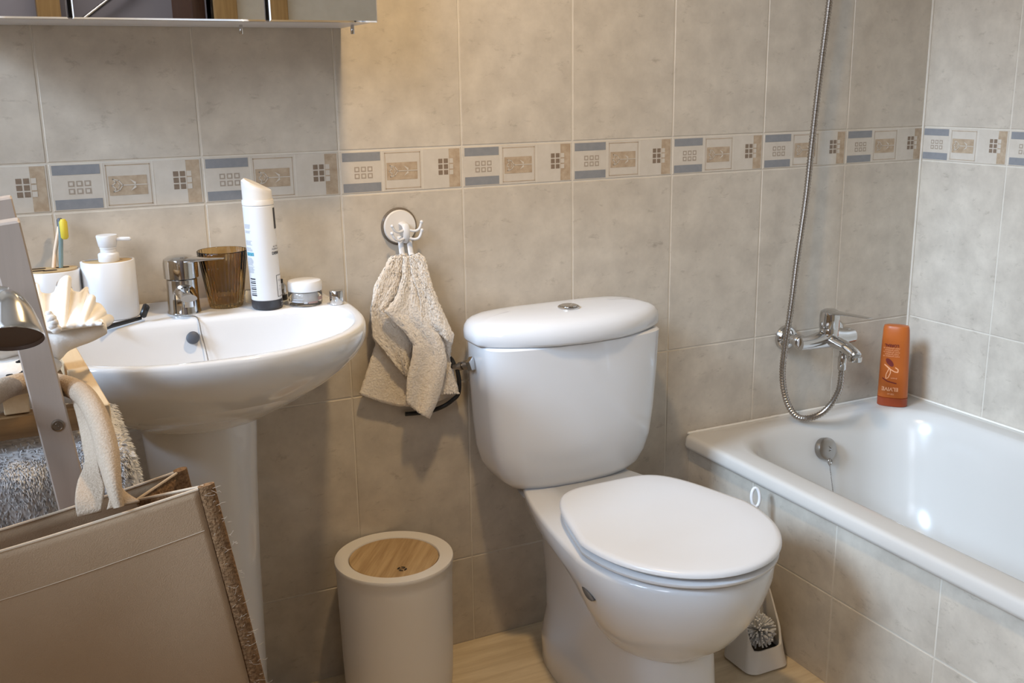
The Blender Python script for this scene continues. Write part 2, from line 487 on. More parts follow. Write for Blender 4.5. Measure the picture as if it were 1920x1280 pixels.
# ================================================================ bathtub
bt = thing('bathtub', (-.35, -.86, 0), 'white enamelled bathtub built into the corner behind the tiled panel', 'bathtub')
X0, X1, Y0, Y1, RZ = -.7035, -.002, -1.72, -.002, .392
def ir(x0, x1, y0, y1, r, z): return rrect(x0, x1, y0, y1, r, z, 12)
mb = MB()
R = [ir(X0+.006, X1, Y0, Y1, .014, RZ-.034), ir(X0+.001, X1, Y0, Y1, .016, RZ-.030), ir(X0, X1, Y0, Y1, .016, RZ-.024), ir(X0+.0012, X1, Y0, Y1, .018, RZ-.009), ir(X0+.0035, X1-.001, Y0+.003, Y1-.001, .02, RZ-.0035), ir(X0+.008, X1-.002, Y0+.008, Y1-.002, .025, RZ-.0008), ir(X0+.014, X1-.004, Y0+.012, Y1-.004, .03, RZ)]
R += [ir(-.650, -.058, -1.62, -.062, .14, RZ), ir(-.641, -.063, -1.612, -.068, .145, RZ-.002), ir(-.633, -.069, -1.605, -.075, .15, RZ-.008), ir(-.626, -.077, -1.595, -.083, .15, RZ-.022),
      ir(-.620, -.086, -1.58, -.094, .15, RZ-.05), ir(-.607, -.100, -1.53, -.112, .15, RZ-.12), ir(-.590, -.115, -1.46, -.135, .15, RZ-.21), ir(-.570, -.135, -1.40, -.165, .14, RZ-.28),
      ir(-.535, -.17, -1.34, -.21, .12, RZ-.315), ir(-.47, -.24, -1.2, -.3, .06, RZ-.325)]
mb.loft(R, cap0=False)
mb.build('tub_shell', ENAM, bt, smooth=50)
# overflow plate with plug chain on the end slope
nrm = Vector((0, -1, .28)).normalized()
oc = Vector((-.358, -.112, .330))
mb = MB()
mb.lathe([(.0265, -.012), (.0275, .001), (.0265, .005), (.020, .009), (.006, .0095), (.005, .007), (.0005, .007)], oc, 36, nrm)
op = mb.build('overflow_plate', STEEL, bt)
mb = MB()
e = oc+Vector((.001, -.012, -.029))
ringp = [e+Vector((.006*cos(a), -.001, .007*sin(a))) for a in [2*pi*i/20 for i in range(21)]]
mb.tube(ringp, .0012, 8)
lp = [e+Vector((0, 0, -.008-.0045*i))+Vector((0, -.0042*.28*i, 0))*0 for i in range(40)]
for i, p in enumerate(lp):
    q = p+Vector((0, -.0012*i, 0)); mb.ball(q, .0016 if i else .003, 8)
mb.tube([lp[0], lp[0]+Vector((0, -.0012*39, -.0045*39))], .0007, 6)
mb.build('plug_chain', STEEL, op)
# sealant along the walls
mb = MB()
mb.tube([(-.69, -.004, RZ), (-.004, -.004, RZ)], .0032, 8)
mb.tube([(-.004, -.004, RZ), (-.004, -1.0, RZ)], .0032, 8)
for i in range(26):
    mb.ball((random.uniform(-.68, -.3), -.0045, RZ+.001), .0032*random.uniform(.6, 1.2), 8, 0, (random.uniform(1, 4), 1, .9))
sl = mb.build('sealant_bead', SILIC, bt)
tag(sl, kind='stuff')

# ------------------------------------------------ orange bottle on the rim
bz = RZ
bo = thing('shampoo_bottle', (-.108, -.070, bz), 'orange shampoo bottle standing upside down in the bathtub corner', 'bottle')
ux = Vector((.045, -.052, 0)).normalized(); uy = Vector((ux.y*-1, ux.x, 0))   # along the broad face / into the bottle
if uy.dot(CC-bo.location) > 0: uy = -uy
def oval(c, a, b, z, n=40, ex=2.6):
    out = []
    for j in range(n):
        t = 2*pi*j/n; ct, st = cos(t), sin(t)
        out.append(c+ux*a*math.copysign(abs(ct)**(2/ex), ct)+uy*b*math.copysign(abs(st)**(2/ex), st)+Vector((0, 0, z)))
    return out
c0 = Vector(bo.location)
lean = lambda z: c0+Vector((-.004*z/.2, 0, 0))
mb = MB(); mb.loft([oval(c0, .0345, .019, 0), oval(c0, .0365, .021, .002), oval(lean(.022), .0362, .021, .022), oval(lean(.0225), .035, .02, .0228)])
mb.build('cap', OCAP, bo)
mb = MB(); mb.loft([oval(lean(.0228), .0345, .0195, .0229), oval(lean(.024), .0362, .021, .0245), oval(lean(.1), .0345, .0215, .10), oval(lean(.17), .0325, .0205, .17), oval(lean(.199), .0310, .019, .199), oval(lean(.208), .029, .016, .207), oval(lean(.209), .022, .010, .209)])
mb.build('body', ORANGE, bo)
def face_pt(f, h):                       # f: -1..1 across the broad face, h: height, on the curved front
    a = .0345; b = .0212
    d = b*(1-min(1, abs(f))**2.6)**(1/2.6)
    return lean(h)+ux*a*f-uy*(d+.0009)+Vector((0, 0, h))
mb = MB()
def flip_text(body, size, cf, ch, mi, bold=False, slant=0.0):
    vs, fs = text_mesh(body, size, bold)
    out = []
    for x, y, _ in vs:
        out.append(face_pt(cf-(x+slant*y)/.0345, ch-y+(x)*-.0))
    mb.add(out, fs, mi)
flip_text('ELVIVE', .0135, -.18, .047, 0, True)
flip_text('LOREAL', .0095, -.22, .160, 1, True)
for i in range(5):
    flip_text('nutri protect oil'[:16-2*(i % 2)], .0062, -.22, .1525-i*.0052, 0)
flip_text('dream', .006, .05, .0755, 0)
flip_text('100 ml', .006, -.1, .034, 0)
def ribbon(pts, wd, mi):
    P = even([Vector((a, b, 0)) for a, b in pts], 30)
    for a, b in zip(P, P[1:]):
        d = (b-a); n = Vector((-d.y, d.x*.03, 0))
        n = Vector((-d.y*.0345, d.x, 0)); 
        t = Vector((d.x*.0345, d.y, 0)).normalized(); nn = Vector((-t.y, t.x, 0))*wd/2
        mb.poly([face_pt(a.x+nn.x/.0345, a.y+nn.y), face_pt(a.x-nn.x/.0345, a.y-nn.y), face_pt(b.x-nn.x/.0345, b.y-nn.y), face_pt(b.x+nn.x/.0345, b.y+nn.y)], mi)
ribbon(spline([(-.35, .104, 0) [:2]+(0,) for _ in range(1)]+[(-.55, .085, 0), (-.58, .073, 0), (-.35, .078, 0), (-.15, .095, 0), (-.3, .103, 0)], 30) and [(-.32, .1), (-.5, .085), (-.52, .073), (-.35, .076), (-.2, .09), (-.25, .1), (-.55, .108)], .0022, 0)
ribbon([(-.65, .110), (-.3, .100), (.05, .093), (.3, .092), (.32, .099), (.1, .104)], .0026, 0)
ribbon([(-.75, .074), (-.4, .067), (.0, .064), (.25, .0625)], .003, 1)
oo = [(-.3+.28*cos(t), .116+.0085*sin(t)-.006*cos(t)) for t in [2*pi*i/24 for i in range(24)]]
mb.poly([face_pt(a, b) for a, b in oo], 1)
mb.build('lettering', [OINK, OMAR], bo, smooth=0)

# ------------------------------------------------------ bath mixer and hose
tm = thing('bath_mixer_tap', (-.332, -.0, .59), 'chrome wall mixer tap above the bathtub end', 'tap')
for x in (-.407, -.257):
    mb = MB()
    mb.lathe([(.031, .001), (.031, .004), (.029, .010), (.022, .017), (.012, .021), (.011, .045), (.0005, .045)], (x, 0, .59), 36, (0, -1, 0))
    mb.lathe([(.016, -.0), (.017, .004), (.017, .014), (.014, .018)], (x, -.042, .59), 24, (0, -1, 0))
    mb.build('wall_flange', CHROME, tm)
mb = MB()
mb.tube(spline([(-.415, -.062, .588), (-.385, -.064, .588), (-.332, -.066, .592), (-.279, -.064, .588), (-.249, -.062, .588)], 24), lambda t: (.0145+.004*math.exp(-((t-.5)/.2)**2), .0165+.006*math.exp(-((t-.5)/.2)**2)), 24)
mb.lathe([(.020, -.004), (.0225, 0), (.0225, .028), (.0215, .030), (.0215, .031)], (-.332, -.068, .590), 32, (0, 0, 1))
mb.build('mixer_body', CHROME, tm)
mb = MB()
mb.tube(spline([(-.332, -.066, .590), (-.332, -.09, .589), (-.332, -.125, .583), (-.332, -.152, .574), (-.332, -.160, .569)], 20), lambda t: (.0165-.002*t, .0125+.002*sin(t*pi)), 24, up=(0, 0, 1))
mb.lathe([(.0115, 0), (.013, .002), (.013, .012), (.010, .016)], (-.332, -.148, .560), 24, (0, 0, 1))
mb.lathe([(.0155, 0), (.016, .003), (.016, .011), (.012, .0125)], (-.332, -.158, .557), 24, (0, 0, 1))
mb.build('spout', CHROME, tm)
mb = MB()
mb.lathe([(.0235, .619), (.024, .622), (.024, .650), (.022, .659), (.014, .664), (.0005, .665)], (-.332, -.068, 0), 32)
R = []
for t, w, h in ((0, .019, .010), (.15, .019, .010), (.4, .013, .006), (.75, .0105, .0035), (1, .0095, .003), (1.02, .007, .002)):
    y = -.066-.128*t; z = .661+.0065*t
    R.append([Vector((-.332+w*cos(a), y, z+h*.5*sin(a)-h*.4)) for a in [2*pi*i/16 for i in range(16)]])
mb.loft(R)
mb.build('lever', CHROME, tm)
mb = MB()
mb.lathe([(.0095, 0), (.0105, .002), (.0105, .03), (.0085, .034), (.0085, .044)], (-.332, -.118, .527), 24)
mb.build('hose_connector', CHROME, tm)

hp = [(-.332, -.118, .530), (-.332, -.118, .505), (-.334, -.115, .475), (-.345, -.105, .440), (-.365, -.092, .414), (-.393, -.080, .4035), (-.420, -.072, .410), (-.440, -.066, .435), (-.455, -.062, .475), (-.462, -.060, .53), (-.458, -.062, .60), (-.446, -.060, .68), (-.428, -.052, .79), (-.405, -.045, .93), (-.392, -.040, 1.05), (-.380, -.040, 1.2), (-.368, -.045, 1.37), (-.360, -.05, 1.55), (-.354, -.055, 1.75), (-.352, -.06, 1.9)]
hpts = spline(hp, 900)
hpts = even(hpts, 1500)
sh = thing('shower_hose', (-.39, -.08, .395), 'ribbed metal shower hose looping down in front of the wall mixer', 'hose')
mb = MB()
mb.tube(hpts, lambda t: .0068+.0010*(1 if int(t*1499/3) % 2 else -.2), 10)
mb.build('ribbed_hose', mat('hose_metal', (0.42, 0.38, 0.34), rough=0.25, metal=1.0), sh)
mb = MB(); mb.box((-.372, -.065, 1.9), (-.332, -.001, 1.96), 0, .006); mb.tube([(-.352, -.06, 1.9), (-.352, -.075, 2.02), (-.352, -.13, 2.08)], lambda t: .011+.012*t, 16)
mb.build('hand_shower', CHROME, sh)

# ================================================================ toilet
TX = -1.072
to = thing('toilet', (TX, -.35, 0), 'white close-coupled toilet with closed lid between basin and bathtub', 'toilet')
def egg(yf, yb, w, wb, z, ym=None, n=64, ex=2.0, xb=2.8):
    """front half-ellipse to yf, straight-sided back to yb; w half width at ym, wb at back"""
    if ym is None: ym = yf+(w*1.12)
    pts = []
    k = n//2
    for i in range(k+1):                        # front arc from right to left
        a = -pi*i/k
        c, s_ = cos(a), sin(a)
        pts.append((TX+w*math.copysign(abs(c)**(2/ex), c), ym-(ym-yf)*abs(s_)**(2/ex), z))
    for i in range(1, k):                       # back arc from left to right
        a = pi-pi*i/k
        c, s_ = cos(a), sin(a)
        f = abs(s_)**(2/xb)
        ww = w+(wb-w)*f
        pts.append((TX+math.copysign(abs(c)**(2/xb), c)*ww, ym+(yb-ym)*f, z))
    return pts
# foot
mb = MB()
def foot(yf, yb, wf, wb, z, n=64):
    pts = []
    for j in range(n):
        a = 2*pi*j/n
        c, s_ = cos(a), sin(a)
        cc = math.copysign(abs(c)**.62, c); ss = math.copysign(abs(s_)**.62, s_)
        y = (yf+yb)/2+(yb-yf)/2*ss
        f = (ss+1)/2
        pts.append((TX+cc*(wf+(wb-wf)*f), y, z))
    return pts
mb.loft([foot(-.575, -.090, .108, .094, 0), foot(-.578, -.085, .108, .096, .004), foot(-.575, -.085, .106, .096, .06), foot(-.57, -.085, .102, .086, .085), foot(-.567, -.075, .100, .070, .11), foot(-.560, -.06, .100, .062, .18), foot(-.55, -.04, .100, .062, .26), foot(-.52, -.03, .098, .08, .33), foot(-.50, -.022, .098, .13, .375)])
mb.build('foot', PORC, to, smooth=60)
# bowl
mb = MB()
mb.loft([egg(-.46, -.39, .040, .03, .165, -.42), egg(-.52, -.36, .072, .06, .178, -.43), egg(-.570, -.335, .100, .08, .205, -.44), egg(-.618, -.30, .130, .10, .245, -.45), egg(-.650, -.26, .153, .112, .288, -.46),
         egg(-.665, -.22, .168, .120, .322, -.465), egg(-.672, -.14, .177, .128, .346, -.465), egg(-.676, -.03, .181, .132, .363, -.465), egg(-.678, -.022, .182, .134, .388, -.465), egg(-.677, -.022, .181, .134, .395, -.465), egg(-.672, -.025, .176, .131, .3985, -.465)])
mb.build('bowl', PORC, to, smooth=60)
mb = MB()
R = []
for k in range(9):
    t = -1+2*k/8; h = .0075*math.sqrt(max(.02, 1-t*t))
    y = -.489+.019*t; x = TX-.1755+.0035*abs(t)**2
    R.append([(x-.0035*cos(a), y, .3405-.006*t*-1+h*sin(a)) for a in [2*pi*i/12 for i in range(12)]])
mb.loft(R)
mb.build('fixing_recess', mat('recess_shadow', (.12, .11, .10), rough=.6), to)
# seat and lid
def lidring(inset, z):
    return egg(-.692+inset, -.262-inset, .181-inset, .128-inset, z, -.475, 96, 2.05, 5.0)
mb = MB()
mb.loft([lidring(.06, .4046), lidring(.008, .4048), lidring(.0035, .4078), lidring(.0035, .4125), lidring(.0075, .4148), lidring(.06, .4150)])
mb.build('seat', PLAST, to, smooth=60)
mb = MB()
for x in (-.075, .075):
    mb = MB(); mb.lathe([(.010, 0), (.010, .0215), (.009, .022)], (TX+x, -.290, .4005), 20); mb.build('hinge', PLAST, to)
mb = MB()
mb.loft([lidring(.06, .4218), lidring(.006, .4222), lidring(.000, .4265), lidring(.0005, .4315), lidring(.004, .435), lidring(.012, .4365), lidring(.05, .4372)])
mb.build('lid', PLAST, to, smooth=60)
# cistern
def cis(w, yf, yb, z, r=.05, n=64, bow=.02, ex=.36):
    pts = []
    for j in range(n):
        a = 2*pi*j/n
        c, s_ = cos(a), sin(a)
        cc = math.copysign(abs(c)**ex, c); ss = math.copysign(abs(s_)**ex, s_)
        y = (yf+yb)/2+(yb-yf)/2*ss
        if ss < 0: y -= bow*(1-cc*cc)*(-ss)-bow*(-ss)
        pts.append((TX+w*cc, y, z))
    return pts
mb = MB()
mb.loft([cis(.095, -.135, -.03, .391), cis(.120, -.155, -.022, .392), cis(.142, -.166, -.016, .399), cis(.160, -.174, -.013, .415), cis(.174, -.179, -.012, .440), cis(.184, -.183, -.012, .475), cis(.190, -.186, -.012, .53), cis(.196, -.189, -.012, .62), cis(.199, -.191, -.012, .698), cis(.195, -.187, -.014, .701)])
ci = mb.build('cistern', PORC, to, smooth=50)
mb = MB()
def cl(i, z, s=1.0): return cis(.212-i, -.205+i, -.006-i*.4, z, bow=.058, ex=.5)
mb.loft([cl(.012, .7015), cl(.004, .7025), cl(.0005, .708), cl(0, .722), cl(.002, .732), cl(.008, .7405), cl(.018, .746), cl(.035, .7505), cl(.065, .7535), cl(.095, .7545)])
cll = mb.build('cistern_lid', PORC, ci, smooth=60)
mb = MB()
bc = (TX+.004, -.105, .7525)
mb.lathe([(.0225, 0), (.0225, .0045), (.021, .006), (.0185, .006), (.0180, .0045), (.0175, .0075), (.015, .0085), (.0005, .0085)], bc, 40)
mb.build('flush_button', CHROME, cll)
# water connection on the left of the cistern
wv = thing('water_valve', (-1.28, -.05, .64), 'small metal water valve and dark hose beside the cistern', 'valve')
va = at(888, 682, 'y', -.085); vb = at(851, 688, 'y', -.045)
mb = MB()
d = (va-vb).normalized()
L = (va-vb).length
mb.lathe([(.006, 0), (.006, L*.28), (.0085, L*.29), (.0085, L*.45), (.005, L*.46), (.005, L*.55), (.010, L*.56), (.010, L*.80), (.008, L*.81)], vb, 16, d)
mb.build('pipe', STEEL, wv)
mb = MB()
mb.lathe([(.009, L*.80), (.0135, L*.82), (.0135, L*1.0), (.011, L*1.03), (.0005, L*1.03)], vb, 10, d, rib=lambda a, h: 1+.12*cos(5*a))
mb.build('handle', CHROME, wv)
mb = MB()
hpv = [vb, at(846, 676, 'y', -.03), at(838, 668, 'y', -.022)]
mb.tube(spline([tuple(p) for p in hpv], 10), .0065, 10)
hq = [at(857, 692, 'y', -.045), at(861, 715, 'y', -.04), at(859, 738, 'y', -.035), at(848, 750, 'y', -.03), at(830, 762, 'y', -.022), at(800, 772, 'y', -.014), at(760, 776, 'y', -.010)]
mb.tube(spline([tuple(p) for p in hq], 40), .0045, 10)
mb.build('hose', BLACK, wv)

# ------------------------------------------------------------- toilet brush
HBx, HBy = -.757, -.357
bh = thing('toilet_brush_holder', (HBx, HBy, 0), 'white open-fronted toilet brush holder on the floor by the bath panel', 'brush holder')
def hring(w, d, zf, r=.022, off=0.0):
    pts = rrect(HBx-w, HBx+w, HBy-d, HBy+d, r, 0, 8)
    out = []
    for x, y, _ in pts:
        f = (y-(HBy-d))/(2*d)
        out.append((x+off, y, zf(f)))
    return out
top = lambda f: .052+.155*max(0, f-.10)**.8/(.9**.8)
mb = MB()
O = [hring(.046, .046, lambda f: 0), hring(.050, .050, lambda f: .004), hring(.0525, .052, lambda f: .006)]
O += [hring(.0525-.010*k, .052-.008*k, lambda f, k=k: .006+(top(f)-.006)*k) for k in (.3, .6, .9, .97, 1)]
I = [hring(.049-.010*k, .0485-.008*k, lambda f, k=k: .006+(top(f)-.006)*k) for k in (.99, .9, .6, .3)]+[hring(.048, .0475, lambda f: .028)]
mb.loft(O+I, cap1=True)
mb.build('holder_shell', PLASTW, bh, smooth=50)
mb = MB(); mb.loft([hring(.047, .046, lambda f: .0285), hring(.047, .046, lambda f: .031)]); mb.build('black_floor', BLACK, bh)  # black plate over the inner floor of the holder
tb = thing('toilet_brush', (-.760, -.365, .033), 'white toilet brush with ring handle standing in its holder', 'toilet brush')
hd = Vector((-.762, -.368, .080)); he = at(1417, 948, 'x', -.738)
mb = MB(); ax = (he-hd).normalized()
mb.tube([hd-ax*.02, hd+ax*.1, he], lambda t: .0045+.001*t, 14)
rc = he+ax*.018
side = Vector((.9, -.44, 0)); side = (side-ax*side.dot(ax)).normalized()
rp = [rc+ax*.0195*sin(a)+side*.0085*cos(a) for a in [2*pi*i/40 for i in range(41)]]
mb.tube(rp, .0035, 10)
mb.build('handle', PLAST, tb)
mb = MB()
for i in range(340):
    dv = Vector((random.gauss(0, 1), random.gauss(0, 1), random.gauss(0, .8))).normalized()
    p0 = hd+dv*.006; p1 = hd+dv*random.uniform(.033, .038)
    p1.z = max(p1.z, .034)
    mb.tube([p0, p1], lambda t: .0012+.0008*t, 5)
bo_ = mb.build('bristles', PLAST, tb, smooth=0)
tag(bo_, kind='stuff')

# ================================================================= dustbin
BX, BY, BR, BHt = -1.468, -.1175, .1155, .302
db = thing('waste_bin', (BX, BY, 0), 'white round bin with oak swing lid on the floor beside the toilet', 'bin')
mb = MB()
mb.lathe([(.082, 0), (.092, .001), (.100, .008), (.1055, .022), (.108, .04), (.1095, .08), (.1135, .27), (.1150, .292)], (BX, BY, 0), 72, cap1=False)
mb.lathe([(.1150, .292), (.1162, .2935), (.1162, .300), (.1155, .302), (.090, .3005), (.0885, .2985), (.0885, .29), (.0005, .288)], (BX, BY, 0), 72, cap0=False)
mb.build('bucket', PLASTW, db)
mb = MB()
mb.lathe([(.0872, .291), (.0872, .2985), (.0865, .2992), (.0005, .2992)], (BX, BY, 0), 72)
sl_ = mb.build('swing_lid', OAK, db)
mb = MB()
lc = at(754, 1066, 'z', .2995)
def arc(r0, r1, a0, a1, n=14):
    A = [(lc.x+r1*cos(a0+(a1-a0)*i/n), lc.y+r1*sin(a0+(a1-a0)*i/n), .2996) for i in range(n+1)]
    B = [(lc.x+r0*cos(a0+(a1-a0)*i/n), lc.y+r0*sin(a0+(a1-a0)*i/n), .2996) for i in range(n, -1, -1)]
    for i in range(n):
        mb.poly([A[i], A[i+1], B[n-i-1], B[n-i]])
arc(.0055, .0095, .35, 1.45); arc(.0055, .0095, 1.75, 3.0); arc(.0055, .0095, 3.5, 4.6); arc(.0055, .0095, 4.9, 6.15)
mb.poly([(lc.x+x, lc.y+y, .2996) for x, y in ((-.0055, -.001), (.0055, -.001), (.0055, .0015), (-.0055, .0015))])
mb.build('push_mark', BLACK, sl_, smooth=0)

# ================================================================== basin
SX = -1.8155
def half(pts):      # right half (front centre -> back centre) mirrored, closed loop
    r = [Vector((x, y, 0)) for x, y in pts]
    l = [Vector((-p.x, p.y, 0)) for p in reversed(r)]
    return r+l
OUT = [(0, -.4445), (.06, -.441), (.12, -.424), (.18, -.390), (.225, -.348), (.255, -.300), (.272, -.240), (.2795, -.17), (.2815, -.11), (.279, -.06), (.272, -.025), (.262, -.006), (.22, -.003), (.12, -.003), (.04, -.003)]
INN = [(0, -.4245), (.06, -.421), (.115, -.405), (.170, -.372), (.212, -.332), (.238, -.290), (.252, -.240), (.256, -.20), (.250, -.172), (.233, -.155), (.20, -.146), (.15, -.142), (.10, -.139), (.05, -.137), (.015, -.136)]
N = 96
def loop(P):
    rr = spline([(x, y, 0) for x, y in P], 200)
    rr = even(rr, N//2)
    L_ = [Vector((-p.x, p.y, 0)) for p in reversed(rr)]
    return rr+L_
LO, LI = loop(OUT), loop(INN)
def ctrscale(Lp, k, c=(0, -.25)):
    return [Vector((c[0]+(p.x-c[0])*k, c[1]+(p.y-c[1])*k, 0)) for p in Lp]
ws = thing('washbasin', (SX, -.22, .62), 'white ceramic washbasin on a pedestal against the tiled wall', 'basin')
def ridge(x, y):    # the back of the deck rises to a low upstand
    t = max(0, (y+.040)/.037)
    return (.016*(1-(x/.285)**2)+.003)*min(1, t)**1.3
ped = []
for p in LO:
    a = math.atan2(p.y+.19, p.x)
    ped.append(Vector((.098*cos(a), -.165+.100*sin(a), 0)))
rings = []
def blend(A, B, f): return [a.lerp(b, f) for a, b in zip(A, B)]
for f, z in ((0, .660), (.12, .668), (.3, .686), (.5, .707), (.68, .729), (.82, .750), (.92, .769), (.975, .785), (.995, .797)):
    rings.append([(SX+p.x, min(p.y, -.004), z) for p in blend(ped, LO, f)])
rings.append([(SX+p.x, p.y, .806+ridge(p.x, p.y)*.6) for p in LO])
for f, z in ((.03, .8135), (.10, .8180), (.22, .8202), (.40, .8207), (.62, .8206), (.85, .8202)):
    q = blend(LO, LI, f)
    if f < .2: q = [Vector((v.x, min(v.y, -.0035-.02*f), 0)) if v.y > -.03 else v for v in q]
    rings.append([(SX+v.x, v.y, z+ridge(v.x, v.y)) for v in q])
rings.append([(SX+p.x, p.y, .8185) for p in LI])
for k, z in ((.975, .812), (.95, .800), (.915, .782), (.86, .758), (.76, .728), (.6, .706), (.4, .694), (.15, .690)):
    rings.append([(SX+p.x, p.y, z) for p in ctrscale(LI, k, (0, -.265))])
mb = MB(); mb.loft(rings, cap0=True, cap1=True)
mb.build('bowl', PORC, ws, smooth=60)
ov = at(363, 634, 'y', -.1585)
mb = MB(); mb.lathe([(.0105, -.006), (.0105, .0022), (.009, .0035), (.0005, .0038)], (ov.x, -.1535, ov.z), 28, Vector((0, -1, .35)))
mb.build('overflow_shade', DGREY, ws)  # dark disc stands for the shade inside the overflow hole
mb = MB(); mb.lathe([(.03, .686), (.03, .693), (.024, .694), (.0005, .692)], (SX, -.265, 0), 32); mb.build('drain', CHROME, ws)

pd = MB()
def pring(w, yf, yb, z):
    pts = []
    for j in range(64):
        a = 2*pi*j/64; c, s_ = cos(a), sin(a)
        cc = math.copysign(abs(c)**.85, c)
        y = (-.14+(-.14-yf)*s_) if s_ < 0 else (-.14+(yb+.14)*s_)
        pts.append((SX+w*cc, y, z))
    return pts
pd.loft([pring(.094, -.262, -.03, 0), pring(.094, -.262, -.03, .012), pring(.084, -.25, -.04, .03), pring(.078, -.243, -.05, .15), pring(.083, -.245, -.05, .40), pring(.090, -.252, -.05, .56), pring(.0945, -.256, -.05, .63), pring(.095, -.256, -.05, .6575)])
tag(pd.build('basin_pedestal', PORC, None, 60, (SX, -.15, 0)), 'white ceramic pedestal column under the washbasin', 'pedestal')

# --------------------------------------------------------------- basin tap
DZt = .8205
tp = thing('basin_tap', (-1.813, -.073, DZt), 'chrome single-lever tap on the washbasin', 'tap')
tx, ty = -1.813, -.073
mb = MB()
mb.lathe([(.0285, 0), (.0285, .003), (.0270, .006), (.0262, .03), (.0258, .059), (.0240, .0605)], (tx, ty, DZt), 40)
mb.build('tap_body', CHROME, tp)
mb = MB()
R = []
for t, w, h, dz in ((0, .017, .013, 0), (.3, .017, .013, 0), (.6, .0155, .011, -.002), (.9, .0145, .0095, -.005), (1, .0135, .008, -.006)):
    y = ty-.015-.048*t
    R.append([Vector((tx+w*cos(a), y, DZt+.040+dz+h*sin(a)*(1.0 if sin(a) > 0 else .55))) for a in [2*pi*i/24 for i in range(24)]])
mb.loft(R)
mb.lathe([(.0105, -.004), (.0105, -.014), (.009, -.0145), (.0085, -.011), (.0005, -.011)], (tx, ty-.052, DZt+.034), 20)
mb.build('spout', CHROME, tp)
mb = MB()
mb.lathe([(.0265, .0612), (.0288, .062), (.0288, .088), (.0275, .094), (.020, .0985), (.008, .1005), (.0005, .1008)], (tx, ty, DZt), 40)
R = []
ld = Vector((.84, -.54, 0)); lw = Vector((.54, .84, 0))
for t, w, h in ((0, .024, .014), (.2, .023, .0125), (.4, .018, .0085), (.65, .0125, .005), (.9, .0105, .0035), (1, .0085, .0025)):
    c = Vector((tx, ty, DZt+.091))+ld*(.078*t)+Vector((0, 0, .004*t))
    R.append([c+lw*w*cos(a)+Vector((0, 0, h*.5*sin(a))) for a in [2*pi*i/20 for i in range(20)]])
mb.loft(R)
mb.build('lever', CHROME, tp)
mb = MB()
ch = [(tx-.02, ty-.020, DZt+.0022), (tx-.012, ty-.031, DZt+.0022), (tx+.004, ty-.046, DZt+.0022), (tx+.010, ty-.0585, DZt+.0015), (tx+.012, ty-.069, .8155), (tx+.013, ty-.076, .798), (tx+.016, ty-.083, .775), (tx+.017, ty-.095, .755), (tx+.016, ty-.115, .733), (tx+.01, ty-.15, .712)]
cp = even(spline(ch, 120), 75)
for p in cp: mb.ball(p, .0014, 6)
mb.tube(cp, .0006, 6)
mb.build('bead_chain', STEEL, tp)

# ------------------------------------------------------ things on the deck
# amber ribbed cup
cx_, cy_ = -1.738, -.056
mb = MB(); nr = 34
rib = lambda a, h: 1+.075*(abs(cos(a*nr/2))-.6)
mb.lathe([(.0265, 0), (.0285, .002), (.0300, .012), (.0435, .099), (.0436, .1000)], (cx_, cy_, DZt), 240, rib=lambda a, h: rib(a, h) if h < .09 else 1, cap1=False)
mb.lathe([(.0436, .1000), (.0428, .1006), (.0420, .1000), (.0286, .014), (.0265, .009), (.0005, .008)], (cx_, cy_, DZt), 240, cap0=False)
tag(mb.build('tumbler', AMBER, None, 60, (cx_, cy_, DZt)), 'amber ribbed glass tumbler beside the basin tap', 'cup')

# spray can
sx, sy, sr = -1.676, -.106, .0262
sc = thing('spray_can', (sx, sy, DZt), 'tall white spray can with black foot standing on the basin', 'spray can')
LEAN = Vector((-.0045, 0, 0))
def cyl(mbx, prof, n=56, mi=0, cap0=True, cap1=True):
    R = []
    for r, h in prof:
        o = LEAN*(h/.19)
        R.append([(sx+o.x+r*cos(2*pi*j/n), sy+r*sin(2*pi*j/n), DZt+h) for j in range(n)])
    mbx.loft(R, cap0, cap1, mi=mi)
mb = MB(); cyl(mb, [(.0245, 0), (.0262, .002), (.0268, .004), (.0268, .0165), (.0262, .0168)])
mb.build('foot_band', mat('dark_grey_band', (.035, .035, .04), rough=.3), sc)
mb = MB(); cyl(mb, [(.0262, .0169), (.0264, .018), (.0264, .178), (.0262, .180), (.0258, .1806)])
cb = mb.build('can_body', PLAST, sc)
mb = MB(); cyl(mb, [(.0255, .1807), (.0268, .182), (.0268, .189), (.0262, .1905)], cap1=True)
R = []
n = 56
for k in range(9):
    t = k/8
    R.append([])
    for j in range(n):
        a = 2*pi*j/n
        ex = cos(a)*.94+sin(a)*-.34                       # slope of the angled head
        zt = .2165-.010*ex*1.0
        r = .0250 if t < .8 else .0250-.004*((t-.8)/.2)**2
        if k == 8: r = .0195
        z = .1906+(zt-.1906)*min(1, t*1.05)
        if k == 8: z = .1906+(zt-.1906)*1.015
        o = LEAN*(z/.19)
        R[-1].append((sx+o.x+r*cos(a), sy+r*sin(a), DZt+z))
mb.loft(R)
cap_ = mb.build('spray_head', PLASTW, sc, smooth=35)
mb = MB()
def patch(a0, a1, h0, h1, mi, e=.0004, sh=0.0):
    n = max(2, int(abs(a1-a0)/6)); q = []
    for i in range(n+1):
        a = math.radians(a0+(a1-a0)*i/n)
        for h in (h0, h1):
            o = LEAN*(h/.19)
            q.append((sx+o.x+(.0264+e)*cos(a), sy+(.0264+e)*sin(a), DZt+h+sh*(i/n)))
    mb.add(q, [(2*i, 2*i+2, 2*i+3, 2*i+1) for i in range(n)], mi)
